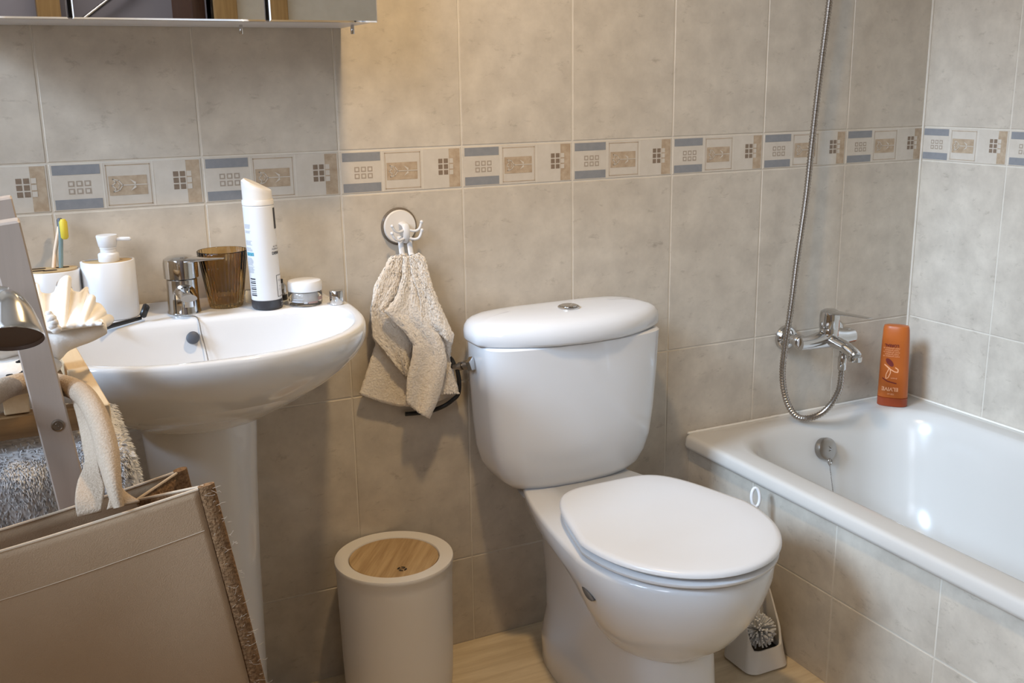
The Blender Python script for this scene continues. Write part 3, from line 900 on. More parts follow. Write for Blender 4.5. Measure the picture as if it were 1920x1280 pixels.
# angles: the camera looks from about -102 degrees; left of view = smaller angle
A0 = -102
def lines(a0, a1, h1, k, step, wd, mi):
    for i in range(k): patch(A0+a0, A0+a1-random.uniform(0, 8), h1-i*step-wd, h1-i*step, mi)
lines(-72, -36, .150, 5, .0016, .0009, 0); lines(-72, -36, .139, 3, .0016, .0009, 0)
lines(-72, -36, .122, 5, .0017, .001, 0); lines(-72, -38, .110, 4, .0017, .001, 0)
patch(A0-72, A0-34, .0955, .1015, 2); patch(A0-66, A0-40, .0968, .0985, 1)
lines(-72, -38, .092, 8, .0017, .001, 0); lines(-72, -36, .077, 7, .0017, .001, 0)
for i in range(9): patch(A0-66, A0-38, .054-i*.0036, .054-i*.0036+random.choice((.0012, .0022)), 1)
patch(A0+62, A0+85, .140, .176, 1)
def wrap(body, size, ang, h, mi, bold=False, rot=0.0):
    vs, fs = text_mesh(body, size, bold)
    out = []
    for x, y, _ in vs:
        x, y = x*cos(rot)-y*sin(rot), x*sin(rot)+y*cos(rot)
        a = math.radians(A0+ang)+x/.0264
        hh = h+y; o = LEAN*(hh/.19)
        out.append((sx+o.x+.02685*cos(a), sy+.02685*sin(a), DZt+hh))
    mb.add(out, fs, mi)
wrap('ACTIVE', .0042, 58, .110, 1); wrap('FORMULA', .0042, 58, .1055, 1); wrap('DERM', .0068, 55, .0985, 1, True)
patch(A0+46, A0+85, .059, .0597, 1); patch(A0+46, A0+85, .0215, .0222, 1); patch(A0+46, A0+48, .0215, .0597, 1); patch(A0+56, A0+84, .040, .0406, 0)
wrap('150 ml', .004, 64, .034, 0); wrap('48h', .006, 64, .050, 0)
mb.build('label_print', [INK, INKB, TEAL], cb, smooth=0)
mb = MB()
for k in range(2):
    zz = .0056+k*.0045
    for i in range(4):
        a = math.radians(A0+60+i*5)
        b_ = math.radians(A0+60+i*5+2.6)
        q = [(sx+.0272*cos(t), sy+.0272*sin(t), DZt+h) for t, h in ((a, zz), (b_, zz), (b_, zz+.003), (a, zz+.003))]
        mb.poly(q)
mb.build('code_print', INK, sc, smooth=0)

# cream jar
jx, jy = -1.609, -.110
jr = thing('cream_jar', (jx, jy, DZt), 'low glass cream jar with white lid on the basin edge', 'jar')
mb = MB(); mb.lathe([(.0255, 0), (.0290, .002), (.0300, .006), (.0300, .0215), (.028, .0245)], (jx, jy, DZt), 48, cap1=False)
mb.lathe([(.028, .0245), (.0245, .0245), (.0245, .007), (.0005, .0062)], (jx, jy, DZt), 48, cap0=False)
mb.build('glass_pot', GLASS, jr)
mb = MB(); mb.lathe([(.0240, .0070), (.0240, .0225), (.0005, .0226)], (jx, jy, DZt), 40); mb.build('cream', CREAM, jr)
mb = MB(); mb.lathe([(.0285, .0252), (.0300, .0258), (.0305, .028), (.0302, .040), (.0285, .0430), (.0240, .0442), (.0005, .0446)], (jx, jy, DZt), 48)
mb.build('lid', PLAST, jr)
RO = mat('label_rose', (.33, .22, .20), rough=.5)
for a0, a1, h0, h1, m_ in ((-155, -118, .008, .0105, 0), (-150, -112, .0125, .014, 0), (-95, -60, .006, .009, 1), (-58, -30, .010, .016, 1), (-110, -98, .006, .0095, 0)):
    q = []; mb = MB()
    for i in range(7):
        a = math.radians(a0+(a1-a0)*i/6)
        for h in (h0, h1): q.append((jx+.0303*cos(a), jy+.0303*sin(a), DZt+h))
    mb.add(q, [(2*i, 2*i+2, 2*i+3, 2*i+1) for i in range(6)], 0)
    mb.build('label_print', RO if m_ else INK, jr, smooth=0)

# small dark-footed bottle behind the can
bx_, by_ = -1.6385, -.050
lb = thing('small_bottle', (bx_, by_, DZt), 'tiny silver bottle with dark foot half hidden behind the spray can', 'bottle')
mb = MB(); mb.lathe([(.0115, 0), (.012, .001), (.012, .010), (.0115, .0105)], (bx_, by_, DZt), 24); mb.build('foot_band', BLACK, lb)
mb = MB(); mb.lathe([(.0113, .0106), (.0115, .012), (.0115, .026), (.007, .0315), (.004, .032)], (bx_, by_, DZt), 24); mb.build('body', CHROME, lb)
mb = MB(); mb.lathe([(.0055, .0321), (.0055, .038), (.0048, .0385)], (bx_, by_, DZt), 18); mb.build('cap', BLACK, lb)
# small clear vial between tumbler and can
vx, vy = -1.695, -.045
mb = MB(); mb.lathe([(.006, 0), (.0068, .001), (.0068, .022), (.006, .023), (.0005, .0232)], (vx, vy, DZt), 20)
tag(mb.build('glass_vial', GLASS, None, 40, (vx, vy, DZt)), 'tiny clear vial between the tumbler and the spray can', 'vial')
# chrome cap near the right end
kx, ky = -1.5605, -.140
mb = MB(); mb.lathe([(.0118, 0), (.0126, .001), (.0126, .024), (.0118, .0252), (.0005, .0253)], (kx, ky, DZt), 36)
tag(mb.build('chrome_cap', CHROME, None, 40, (kx, ky, DZt)), 'small chrome cylinder cap at the right end of the basin', 'cap')

# soap dispenser and toothbrush holder
def dring(cx, yf, yb, w, z, n=48):
    pts = []
    for j in range(n):
        a = 2*pi*j/n; c, s_ = cos(a), sin(a)
        cc = math.copysign(abs(c)**.72, c)
        y = (yf+yb)/2
        yy = yb-.018
        pts.append((cx+w*cc, yy+((yy-yf)*s_ if s_ < 0 else (yb-yy)*s_*1.0), z))
    return pts
def pot(parent, cx, yf, yb, w, h):
    m_ = MB()
    R = [dring(cx, yf+.003, yb-.003, w-.003, DZt), dring(cx, yf, yb, w, DZt+.003), dring(cx, yf, yb, w, DZt+h-.001), dring(cx, yf+.001, yb-.001, w-.001, DZt+h), dring(cx, yf+.003, yb-.003, w-.0035, DZt+h), dring(cx, yf+.0035, yb-.0035, w-.004, DZt+h-.004)]
    m_.loft(R)
    return m_.build('pot', PLAST, parent, smooth=50)
dx_, dyf, dyb = -1.9265, -.088, -.024
sd_ = thing('soap_dispenser', (dx_, -.055, DZt), 'white soap dispenser with bamboo top and pump on the basin', 'soap dispenser')
pot(sd_, dx_, dyf, dyb, .0435, .098)
mb = MB(); mb.loft([dring(dx_, dyf+.004, dyb-.004, .039, DZt+.0935), dring(dx_, dyf+.004, dyb-.004, .039, DZt+.0968)]); mb.build('bamboo_top', BAMBOO, sd_)
mb = MB()
px_, py_ = dx_+.002, -.054
mb.lathe([(.0165, .0969), (.0170, .098), (.0170, .109), (.0160, .1105), (.0125, .112), (.0125, .118), (.0132, .1185), (.0132, .121), (.0145, .1225), (.0172, .139), (.0165, .141), (.0005, .1412)], (px_, py_, DZt), 32)
mb.obox((px_+.008, py_-.002, DZt+.134), (px_+.0375, py_-.012, DZt+.1335), (0, 0, 1), .009, .006, 0, .002)
mb.build('pump', PLAST, sd_)
hx_, hyf, hyb = -2.0135, -.080, -.018
th_ = thing('toothbrush_holder', (hx_, -.05, DZt), 'white toothbrush holder with slotted bamboo top behind the shell', 'toothbrush holder')
pot(th_, hx_, hyf, hyb, .0435, .088)
mb = MB()
mb.loft([dring(hx_, hyf+.004, hyb-.004, .039, DZt+.0845), dring(hx_, hyf+.004, hyb-.004, .039, DZt+.0905)])
mb.build('bamboo_top', BAMBOO, th_)
for qx, qy in ((-.022, -.058), (-.004, -.063), (-.020, -.036), (.016, -.040)):
    mb = MB(); mb.loft([[(hx_+qx+.011*math.copysign(abs(cos(a))**.6, cos(a)), qy+.0068*math.copysign(abs(sin(a))**.6, sin(a)), z) for a in [2*pi*i/24 for i in range(24)]] for z in (DZt+.0906, DZt+.0909)])
    mb.build('slot', mat('slot_shadow', (.05, .03, .015), rough=.8) if 'slot_shadow' not in bpy.data.materials else bpy.data.materials['slot_shadow'], th_)
tbz = DZt+.0909
t0 = Vector((hx_+.014, -.042, tbz)); t1 = at(114, 425, 'y', -.045)
br = thing('toothbrush', tuple(t0), 'clear teal toothbrush with yellow bristles in the holder', 'toothbrush', 'toothbrushes in the holder')
mb = MB(); mb.tube([t0, t0.lerp(t1, .3), t0.lerp(t1, .62), t0.lerp(t1, .8), t1+Vector((0, 0, .008))], lambda t: (.0048-.0016*t, .0036), 12); mb.build('handle', TBLUE, br)
mb = MB(); cbx = t1+Vector((.004, -.004, -.004)); mb.loft([[cbx+Vector((.006*cos(a)*k, -.002+.006*sin(a)*k, h)) for a in [2*pi*i/16 for i in range(16)]] for h, k in ((-.016, .6), (-.013, 1), (.012, 1.05), (.017, .6))]); mb.build('bristles', YELLOW, br)
t2 = Vector((hx_+.003, -.040, tbz)); t3 = at(106, 440, 'y', -.034)
br2 = thing('toothbrush', tuple(t2), 'peach-handled toothbrush behind the teal one in the holder', 'toothbrush', 'toothbrushes in the holder')
mb = MB(); mb.tube([t2, t2.lerp(t3, .5), t3+Vector((.006, .006, .012))], lambda t: (.0046-.002*t, .0034), 12); mb.build('handle', PEACH, br2)
mb = MB(); c3 = t3+Vector((.008, .010, .014)); mb.loft([[c3+Vector((.005*cos(a)*k, .005*sin(a)*k, h)) for a in [2*pi*i/14 for i in range(14)]] for h, k in ((-.013, .6), (-.011, 1), (.009, 1), (.012, .6))]); mb.build('bristles', DGREY, br2)

# black razor lying in front of the dispenser
rz = thing('razor', (-1.905, -.10, DZt), 'black razor lying on the basin in front of the soap dispenser', 'razor')
ra = at(196, 614, 'z', DZt+.005); rb = at(264, 596, 'z', DZt+.006)
mb = MB(); mb.tube([ra, ra.lerp(rb, .15), ra.lerp(rb, .7), rb], lambda t: (.0052*(1-.45*t), .0045*(1-.35*t)), 14)
mb.build('handle', BLACK, rz)
rc1 = at(267, 594, 'z', DZt+.009); rc2 = Vector(rc1)+Vector((.010, .010, .018))
mb = MB(); mb.obox(rc1, rc2, (1, -1, 0), .012, .008, 0, .0025); mb.build('head', BLACK, rz)

# ======================================================== towel and its hook
hk = thing('suction_hook', (-1.387, 0, .93), 'round white suction hook on the wall tiles holding a small towel', 'hook')
hc = Vector((-1.3880, 0, .9315))
mb = MB(); mb.lathe([(.0365, .0005), (.0365, .0025), (.034, .005)], hc, 40, (0, -1, 0)); mb.build('suction_cup', mat('cup_rim', (.16, .13, .10), rough=.2), hk)
mb = MB(); mb.lathe([(.0325, .0048), (.0325, .008), (.031, .0105), (.0005, .0115)], hc, 40, (0, -1, 0)); mb.build('cover_disc', PLASTW, hk)
mb = MB()
k0 = hc+Vector((.004, -.0115, -.006))
mb.tube([k0+Vector((0, .002, .012)), k0+Vector((0, -.016, .010)), k0+Vector((0, -.020, .004)), k0+Vector((0, -.020, -.012)), k0+Vector((0, -.012, -.022))], lambda t: (.0085-.002*t, .004), 12)
for sx_, z0, x1, z1 in ((-1, .004, .026, .008), (1, .004, .026, .012), (-1, -.012, .027, -.006), (1, -.012, .026, -.004)):
    b0 = k0+Vector((0, -.018, z0))
    pts = spline([b0, b0+Vector((sx_*.015, -.004, -.005)), b0+Vector((sx_*.025, -.006, -.001)), b0+Vector((sx_*(x1+.004), -.007, z1-z0+.004))], 12)
    mb.tube(pts, .0026, 10); mb.ball(pts[-1], .0036, 12)
for sx_ in (-1, 1):
    b0 = k0+Vector((sx_*.009, -.010, -.016))
    mb.tube([b0+Vector((0, .004, .004)), b0, b0+Vector((0, -.002, -.014)), b0+Vector((0, -.006, -.028)), b0+Vector((0, -.012, -.032))], lambda t: (.0055, .0024), 10)
mb.build('prongs', PLAST, hk)

def tp_(q, y): return at(640+q[0]/2.911, 370+q[1]/2.911, 'y', y)
def sheet(mb, Lq, Rq, y0, fold, nu=44, nv=70, sag=0.0, ph=0.0, yb=0.0, mi=0, nf=3.0):
    Lp = even([Vector((a, b, 0)) for a, b in Lq], nv+1); Rp = even([Vector((a, b, 0)) for a, b in Rq], nv+1)
    def fn(u, v):
        j = min(nv, int(round(v*nv))); q = Lp[j].lerp(Rp[j], u)
        s_ = sag*sin(pi*u)*v**4
        amp = fold*(.35+.65*v)
        y = y0-yb*v-amp*(.5+.5*sin(nf*2*pi*u+ph+1.2*v))-.004*sin(pi*u)
        p = tp_((q.x, q.y+s_), y)
        return Vector(p)+Vector((random.uniform(-1, 1)*.0007, random.uniform(-1, 1)*.0009, random.uniform(-1, 1)*.0007))
    mb.grid(fn, nu, nv, mi)
mb = MB()
sheet(mb, [(288, 322), (262, 330), (180, 480), (158, 620), (172, 765), (188, 800), (98, 1072)], [(345, 300), (430, 330), (500, 560), (590, 760), (575, 900), (598, 960), (640, 1068)], -.014, .006, sag=70, ph=.4, nf=1.6)
sheet(mb, [(300, 318), (262, 340), (200, 470), (160, 610), (171, 762), (250, 860), (345, 972)], [(330, 310), (330, 400), (300, 520), (240, 620), (330, 720), (385, 800), (360, 975)], -.030, .007, ph=1.6, nf=1.0)
sheet(mb, [(338, 322), (336, 430), (292, 560), (233, 620), (345, 735), (392, 800), (384, 880), (358, 980), (354, 1118)], [(395, 318), (400, 440), (430, 600), (520, 720), (560, 800), (575, 900), (548, 1040), (520, 1120), (478, 1206)], -.048, .010, ph=.2, nf=1.3, sag=8)
sheet(mb, [(372, 322), (392, 440), (430, 560), (432, 680), (470, 700), (520, 720)], [(420, 304), (455, 330), (500, 500), (560, 640), (612, 752), (600, 805)], -.052, .007, ph=2.0, nf=1.0)
sheet(mb, [(430, 520), (434, 660), (470, 760), (500, 900), (530, 1040), (540, 1075)], [(560, 640), (612, 755), (600, 810), (592, 880), (640, 1066), (642, 1072)], -.036, .005, ph=.8, nf=1.0)
o = mb.build('hand_towel', TERRY, None, 80, (-1.385, -.03, .88), fix=False)
md = o.modifiers.new('thickness', 'SOLIDIFY'); md.thickness = .004; md.offset = 0
tag(o, 'small cream terry towel hanging from the white suction hook', 'towel')

# ========================================================== mirror cabinet
CX0, CX1, CYF, CZ0, CZ1 = -2.130, -1.4835, -.172, 1.2985, 1.95
mc = thing('mirror_cabinet', ((CX0+CX1)/2, -.09, CZ0), 'three-door mirror cabinet on the wall above the basin', 'cabinet')
mb = MB(); mb.box((CX0, CYF, CZ0+.001), (CX1, -.001, CZ1)); mb.build('carcass', GREYP, mc, smooth=0)
mb = MB(); mb.box((CX0+.004, -.1735, CZ0+.003), (CX1-.004, CYF-.0002, CZ1-.003)); mb.build('door_gap_shade', BLACK, mc, smooth=0)  # black sheet behind the doors, painted shade for the gaps between them
edges = [CX0, -1.9515, -1.6615, CX1+.002]
angs = [0.0, 0.0, 0.038]
for k in range(3):
    xa, xb = edges[k]+(.0027 if k else 0), edges[k+1]-(.0027 if k < 2 else 0)
    pivot = xb if k == 2 else xa
    y0, y1 = -.193, -.174
    mb = MB(); mb.box((xa, y0+.002, CZ0), (xb, y1, CZ1))
    dm = mb.build('door', ALU, mc, smooth=0)
    mb = MB(); mb.add([(xa+.0022, y0, CZ0+.0025), (xb-.0022, y0, CZ0+.0025), (xb-.0022, y0, CZ1-.0025), (xa+.0022, y0, CZ1-.0025), (xa, y0+.002, CZ0), (xb, y0+.002, CZ0), (xb, y0+.002, CZ1), (xa, y0+.002, CZ1)],
                      [(0, 1, 2, 3), (0, 4, 5, 1), (1, 5, 6, 2), (2, 6, 7, 3), (3, 7, 4, 0)])
    gm = mb.build('mirror_pane', MIRROR, dm, smooth=0)
    # the right door hangs slightly open
    for ob in (dm, gm):
        base = mc.location.x
        for v in ob.data.vertices:
            wx = v.co.x+base
            v.co.y -= (wx-xa)*angs[k]
for u in (452, 661):
    p = at(u, 55, 'z', 1.292)
    mb = MB(); mb.lathe([(.0028, -.008), (.0033, -.007), (.0033, .004), (.0026, .0075)], p, 14); mb.build('pin', CHROME, mc)

# ============================================== ladder shelf with its contents
ls = thing('ladder_shelf', (-2.2, -.64, 0), 'whitewashed ladder shelf with pine slats at the left edge', 'shelf')
def post(x_top, y, lean, top=1.082, w=.0285, t=.030):
    m_ = MB(); x_bot = x_top+lean*top
    m_.obox((x_top, y, top), (x_bot, y, 0.0), (0, 1, 0), w, t, 0, .002)
    return m_.build('post', POSTW, ls, smooth=30)
pA = post(-2.0738, -.850, .105)
pB = post(-2.0766, -.610, .105)
post(-2.42, -.850, -.03); post(-2.42, -.610, -.03)
# screw on the front post
scp = at(108, 797, 'y', -.8652)
mb = MB(); mb.lathe([(.0058, 0), (.0058, .0012), (.0046, .0016), (.0044, .0009), (.0024, .0009), (.0022, .0016), (.0012, .0016), (.001, .0002), (.0001, .0002)], scp, 24, (0, -1, 0)); mb.build('screw', STEEL, pA)
zt = .880
def slat(x0, y0, x1, y1, w, t=.021, z=zt):
    m_ = MB(); m_.obox((x0, y0, z-t/2), (x1, y1, z-t/2), (0, 0, 1), w, t, 0, .0015)
    return m_.build('slat', SHELFW, ls, smooth=30)
slat(-2.0085, -.790, -2.026, -.43, .0235)
slat(-2.0850, -.697, -2.085, -.43, .0255, .024)
for k in range(1, 7): slat(-2.085-.047*k, -.697, -2.085-.047*k, -.43, .0255, .024)
mb = MB(); mb.obox((-2.45, -.690, .842), (-2.012, -.690, .842), (0, 0, 1), .022, .026, 0, .002); mb.build('rail', SHELFD, ls)
mb = MB(); mb.obox((-2.45, -.52, .842), (-2.02, -.52, .842), (0, 0, 1), .022, .026, 0, .002); mb.build('rail', SHELFD, ls)
mb = MB(); mb.box((-2.46, -.80, .655), (-1.99, -.46, .675), 0, .002); mb.build('lower_board', SHELFD, ls)

# rug folded on the lower board
rg = thing('shaggy_rug', (-2.15, -.63, .675), 'grey shaggy rug folded on the lower shelf board', 'rug')
RX0, RX1, RY0, RY1, RZ0, RZ1 = -2.44, -1.978, -.745, -.50, .675, .815
def rsec(x, k=0.0):
    sl = 0.0
    pts = []
    for j in range(40):
        a = 2*pi*j/40; c, s_ = cos(a), sin(a)
        cc = math.copysign(abs(c)**.45, c); ss = math.copysign(abs(s_)**.45, s_)
        y = (RY0+RY1)/2+(RY1-RY0-2*k)/2*cc; z = (RZ0+.035+RZ1)/2+(RZ1-RZ0-.035-2*k)/2*ss
        y += .010*sin(x*70)*(1 if c < 0 else 0)
        xx = x+(RZ1-z)*.16*max(0, (x-RX0)/(RX1-RX0))
        pts.append(Vector((xx, y, z)))
    return pts
secs = [rsec(RX0, .03), rsec(RX0+.01, .01)]+[rsec(RX0+.02+(RX1-RX0-.035)*i/30) for i in range(31)]+[rsec(RX1-.004, .006), rsec(RX1, .02)]
mb = MB(); mb.loft(secs); mb.build('pile_base', RUG, rg, smooth=80)
RT = [mat('rug_tuft_light', (.72, .72, .73), rough=.9), mat('rug_tuft_grey', (.58, .57, .57), rough=.9), mat('rug_tuft_dark', (.26, .25, .25), rough=.9)]
mb = MB()
def tuft(p, nrm, L_, mi, w=.0009):
    d = (nrm+Vector((random.gauss(0, .35), random.gauss(0, .35), random.gauss(0, .35)-.25))).normalized()
    sd2 = d.cross(Vector((random.gauss(0, 1), random.gauss(0, 1), random.gauss(0, 1)))).normalized()
    sd3 = d.cross(sd2)
    a, b_, c_ = p+sd2*w, p-sd2*w*.5+sd3*w*.87, p-sd2*w*.5-sd3*w*.87
    m_ = p+d*L_*.6; tip = p+d*L_+Vector((0, 0, -.002))
    k = .75
    mb.add([a, b_, c_, m_+sd2*w*k, m_-sd2*w*.5*k+sd3*w*.87*k, m_-sd2*w*.5*k-sd3*w*.87*k, tip], [(0, 1, 4, 3), (1, 2, 5, 4), (2, 0, 3, 5), (3, 4, 6), (4, 5, 6), (5, 3, 6)], mi)
for i in range(14000):
    k = random.uniform(14, len(secs)-2.001); i0 = int(k); f = k-i0
    j = random.randrange(40)
    if random.random() < .55: j = random.randrange(14, 27)
    a = secs[i0][j].lerp(secs[i0+1][j], f); b_ = secs[i0][(j+1) % 40].lerp(secs[i0+1][(j+1) % 40], f)
    p = a.lerp(b_, random.random())
    ctr = Vector((p.x, (RY0+RY1)/2, (RZ0+.035+RZ1)/2))
    nrm = Vector((0, (p.y-ctr.y)/(RY1-RY0), (p.z-ctr.z)/(RZ1-RZ0-.03)))
    nrm = Vector((0, math.copysign(abs(nrm.y)**5, nrm.y), math.copysign(abs(nrm.z)**5, nrm.z)))
    if k > len(secs)-4: nrm += Vector((.02, 0, 0))
    tuft(p, nrm.normalized(), random.uniform(.004, .0065), random.choices((0, 1, 2), (6, 3, .8))[0])
for i in range(1100):
    p = Vector((RX1+.012+random.uniform(-.012, .004), random.uniform(RY0+.01, RY1-.01), random.uniform(RZ0+.045, RZ1-.012)))
    p.x = RX1-.002+(RZ1-p.z)*.16
    tuft(p, Vector((1, 0, .1)), random.uniform(.006, .010), random.choices((0, 1), (4, 1))[0])
tag(mb.build('pile_tufts', RT, rg, smooth=0, fix=False), kind='stuff')
mb = MB(); mb.box((RX0, RY0+.004, RZ0), (RX1+.018, RY1-.005, RZ0+.042), 0, .008)
bk = mb.build('backing', RUGB, rg)
mb = MB()
for i in range(1700):
    p = Vector((random.uniform(RX0+.15, RX1+.015), RY0+.004, random.uniform(RZ0+.002, RZ0+.044)))
    tuft(p, Vector((0, -1, 0)), random.uniform(.005, .010), 0, .0016)
tag(mb.build('backing_tufts', [RUGB], bk, smooth=0, fix=False), kind='stuff')

# ----------------------------------------------------------- big ruffled shell
sp = thing('ruffled_shell', (-2.03, -.655, zt), 'large white ruffled shell resting on the shelf before the dispenser', 'shell')
def spx(u, v, y): return at(u, v, 'y', y)
rim = [(40, 560), (66, 530), (74, 548), (86, 552), (103, 549), (110, 530), (124, 518), (131, 521), (130, 532), (138, 545), (148, 549), (157, 540), (164, 541), (167, 552), (176, 556), (177, 567), (190, 573), (196, 583), (198, 590), (207, 592), (211, 600), (202, 609), (190, 611)]
rim3 = even(spline([Vector((u, v, 0)) for u, v in rim], 200), 120)
hinge = even([Vector((u, v, 0)) for u, v in ((60, 618), (70, 619), (90, 619), (103, 620), (125, 616), (150, 612), (175, 608), (192, 606))], 120)
mb = MB()
def shf(u, v):
    i = int(round(u*119)); a = hinge[i]; b_ = rim3[i]
    q = a.lerp(b_, v)
    fl = sin(u*46+.6)*(.004+.006*v)*(.3+.7*v)*(1 if u > .35 else .45)
    y = -.690+.075*v**1.3+.012*sin(pi*v)-fl-.030*u*(1-v*.3)
    return spx(q.x, q.y, y)
mb.grid(shf, 119, 26)
sv = mb.build('upper_valve', SHELL, sp, smooth=80)
md = sv.modifiers.new('thickness', 'SOLIDIFY'); md.thickness = .004; md.offset = 0
lip = even(spline([Vector((u, v, 0)) for u, v in ((48, 624), (80, 624), (110, 622), (135, 616), (160, 613), (180, 608), (200, 604), (204, 612))], 100), 60)
bot = even(spline([Vector((u, v, 0)) for u, v in ((50, 640), (75, 655), (100, 669), (110, 664), (120, 652), (140, 643), (165, 634), (196, 618))], 100), 60)
mb = MB(); R = []
for a, b_ in zip(lip, bot):
    A = spx(a.x, a.y, -.702); B = spx(b_.x, b_.y, -.665); m_ = (A+B)/2; h = max(.0012, abs(A.z-B.z)/2)
    R.append([Vector((m_.x, m_.y+.0+.035*min(1, h/.02)*cos(t)*.55, m_.z+h*sin(t))) for t in [2*pi*i/20 for i in range(20)]])
mb.loft(R)
mb.build('lower_valve', SHELL, sp, smooth=80)
mb = MB()
for i in range(16):
    p = spx(92+i*.8+random.uniform(-2, 2), 588+i*2.0+random.uniform(-2, 2), -.712+random.uniform(-.004, .004)); mb.ball(p, random.uniform(.0028, .005), 10, 0, (1.2, 1, 1))
mb.build('barnacle', SHELL, sp)

# pale lumpy shell to the left
ps = thing('pale_shell', (-2.09, -.69, zt), 'pale lumpy shell lying on the shelf below the metal cone', 'shell')
mb = MB()
def lump(c, rx, ry, rz_, sd):
    n = 28; k = 18; R = []
    for i in range(1, k):
        a = pi*i/k
        R.append([(c[0]+rx*sin(a)*cos(2*pi*j/n)*(1+.06*sin(5*2*pi*j/n+sd+i*.6)), c[1]+ry*sin(a)*sin(2*pi*j/n)*(1+.05*sin(7*2*pi*j/n+i)), c[2]-rz_*cos(a)*(1+.05*sin(3*2*pi*j/n+sd))) for j in range(n)])
    mb.loft(R)
lump((-2.100, -.685, .935), .055, .040, .020, .5)
lump((-2.098, -.70, .905), .060, .042, .022, 2.0)
mb.build('shell_body', SHELL, ps, smooth=80)
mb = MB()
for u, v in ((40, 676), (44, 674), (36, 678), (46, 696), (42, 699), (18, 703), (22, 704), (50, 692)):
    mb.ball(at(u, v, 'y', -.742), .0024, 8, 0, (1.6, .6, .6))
mb.build('crevice_shade', DARK, ps)  # dark beads on the surface, painted shade for the gaps in the shell

# -------------------------------------------------------- metal cone of a lamp
ln = thing('spot_lamp', (-2.42, -.85, 1.0), 'shiny silver metal cone with dark mouth hanging at the left edge', 'lamp')
mcn = at(20, 636, 'y', -.945)
vd = (mcn-CC).normalized()
dni = (dn*cos(.06)+rt*sin(.06)); dni = (dni-vd*dni.dot(vd)).normalized()
nn = (-vd*.38+dni*.925).normalized()
mb = MB()
prof = [(.0265, 0), (.0270, .0015), (.0258, .006), (.0228, .016), (.0190, .026), (.0142, .035), (.0095, .041), (.0055, .044), (.0005, .045)]
mb.lathe(prof, mcn, 56, -nn, cap0=False)
mb.build('cone', mat('polished_aluminium', (.78, .77, .76), rough=.16, metal=1.0), ln)
mb = MB()
mb.lathe([(.0264, .0004), (.025, .003), (.0005, .0035)], mcn, 56, -nn, cap0=False)
mb.build('mouth', mat('lamp_mouth_brown', (.10, .065, .05), rough=.5), ln)
mb = MB()
b0 = mcn-nn*.0435
mb.tube(spline([b0, b0-nn*.004+Vector((-.02, .002, 0)), b0+Vector((-.06, .01, .004)), Vector((-2.25, -.91, 1.04)), Vector((-2.36, -.885, 1.03)), Vector((-2.42, -.868, 1.0))], 40), .005, 12)
mb.build('arm', ALU, ln)

# =============================================================== tote bag
tb_ = thing('tote_bag', (-2.1, -.97, .50), 'tan canvas tote bag with jute edges hanging from the ladder shelf', 'bag')
BY_ = -1.0
TR = Vector(at(402, 907, 'y', BY_))
tilt = math.radians(6.6)
bu = Vector((cos(tilt), 0, sin(tilt))); bd = Vector((.140, -.03, -.99)).normalized()
W_, H_ = .40, .36
def bagf(s, t, k=0.0):            # s: 0 right .. 1 left, t: 0 top .. 1 bottom
    bulge = .016*sin(pi*min(1, t*1.1))*max(0, sin(pi*s))**.7
    rip = .006*sin(9*s+4*t)*sin(pi*t)+.003*sin(5*t-13*s)*min(1, t*4)
    sg = -.006*sin(pi*min(1, s*1.0))*(1-t)
    return TR-bu*(W_*s)+bd*(H_*t)+Vector((0, -bulge-rip-k, sg))
mb = MB()
PW = .036
mb.grid(lambda a, b_: bagf(PW+(1-PW)*a, b_), 60, 50)
fp = mb.build('front_panel', CANVAS, tb_, smooth=80, fix=False)
md = fp.modifiers.new('thickness', 'SOLIDIFY'); md.thickness = .0018; md.offset = 0
# stitched hem line of the front
mb = MB()
hp_ = [bagf(PW+.01+(.98-PW)*i/60, .105+.012*(i/60), .0012) for i in range(61)]
mb.tube(hp_, .00035, 6)
mb.tube([bagf(PW+(1-PW)*i/60, .0, .0) for i in range(61)], .0016, 8)
mb.build('hem', mat('hem_thread', (.60, .47, .34), rough=.9), fp)
# jute piping on the right front edge
mb = MB()
mb.tube([bagf(PW*.5, -.004+1.004*i/60)+Vector((0, .001, 0)) for i in range(61)], lambda t: (.0075, .0045), 14, up=(0, 1, 0))
hair = []
fpj = mb.build('piping', JUTE, tb_, smooth=80)
mb = MB()
for i in range(130):
    t = random.random(); p = bagf(random.uniform(-.006, PW*.9), t, .004)
    d = Vector((random.uniform(.1, 1), random.uniform(-.4, .3), random.uniform(-.5, .6)))*random.uniform(.003, .009)
    mb.tube([p, p+d*.6, p+d+Vector((0, 0, random.uniform(-.002, .002)))], .00018, 4)
tag(mb.build('fibres', STRAP, fpj, smooth=0), kind='stuff')
# back panel
TB = Vector(at(350, 878, 'y', -.925))
def bagb(s, t): return TB-bu*(W_*s)+bd*(H_*t)+Vector((0, .0+.012*sin(pi*t), -.010*sin(pi*s)))
mb = MB(); mb.grid(lambda a, b_: bagb(.03+.97*a, b_), 40, 30)
bp_ = mb.build('back_panel', CANVAS, tb_, smooth=80, fix=False)
md = bp_.modifiers.new('thickness', 'SOLIDIFY'); md.thickness = .0018; md.offset = 0
mb = MB(); mb.tube([bagb(.03+.97*i/40, 0) for i in range(41)], .0015, 8); mb.build('hem', bpy.data.materials['hem_thread'], bp_)
mb = MB(); mb.tube([bagb(.015, -.004+1.0*i/40) for i in range(41)], lambda t: (.0065, .0045), 14, up=(0, 1, 0)); mb.build('piping', JUTE, tb_, smooth=80)
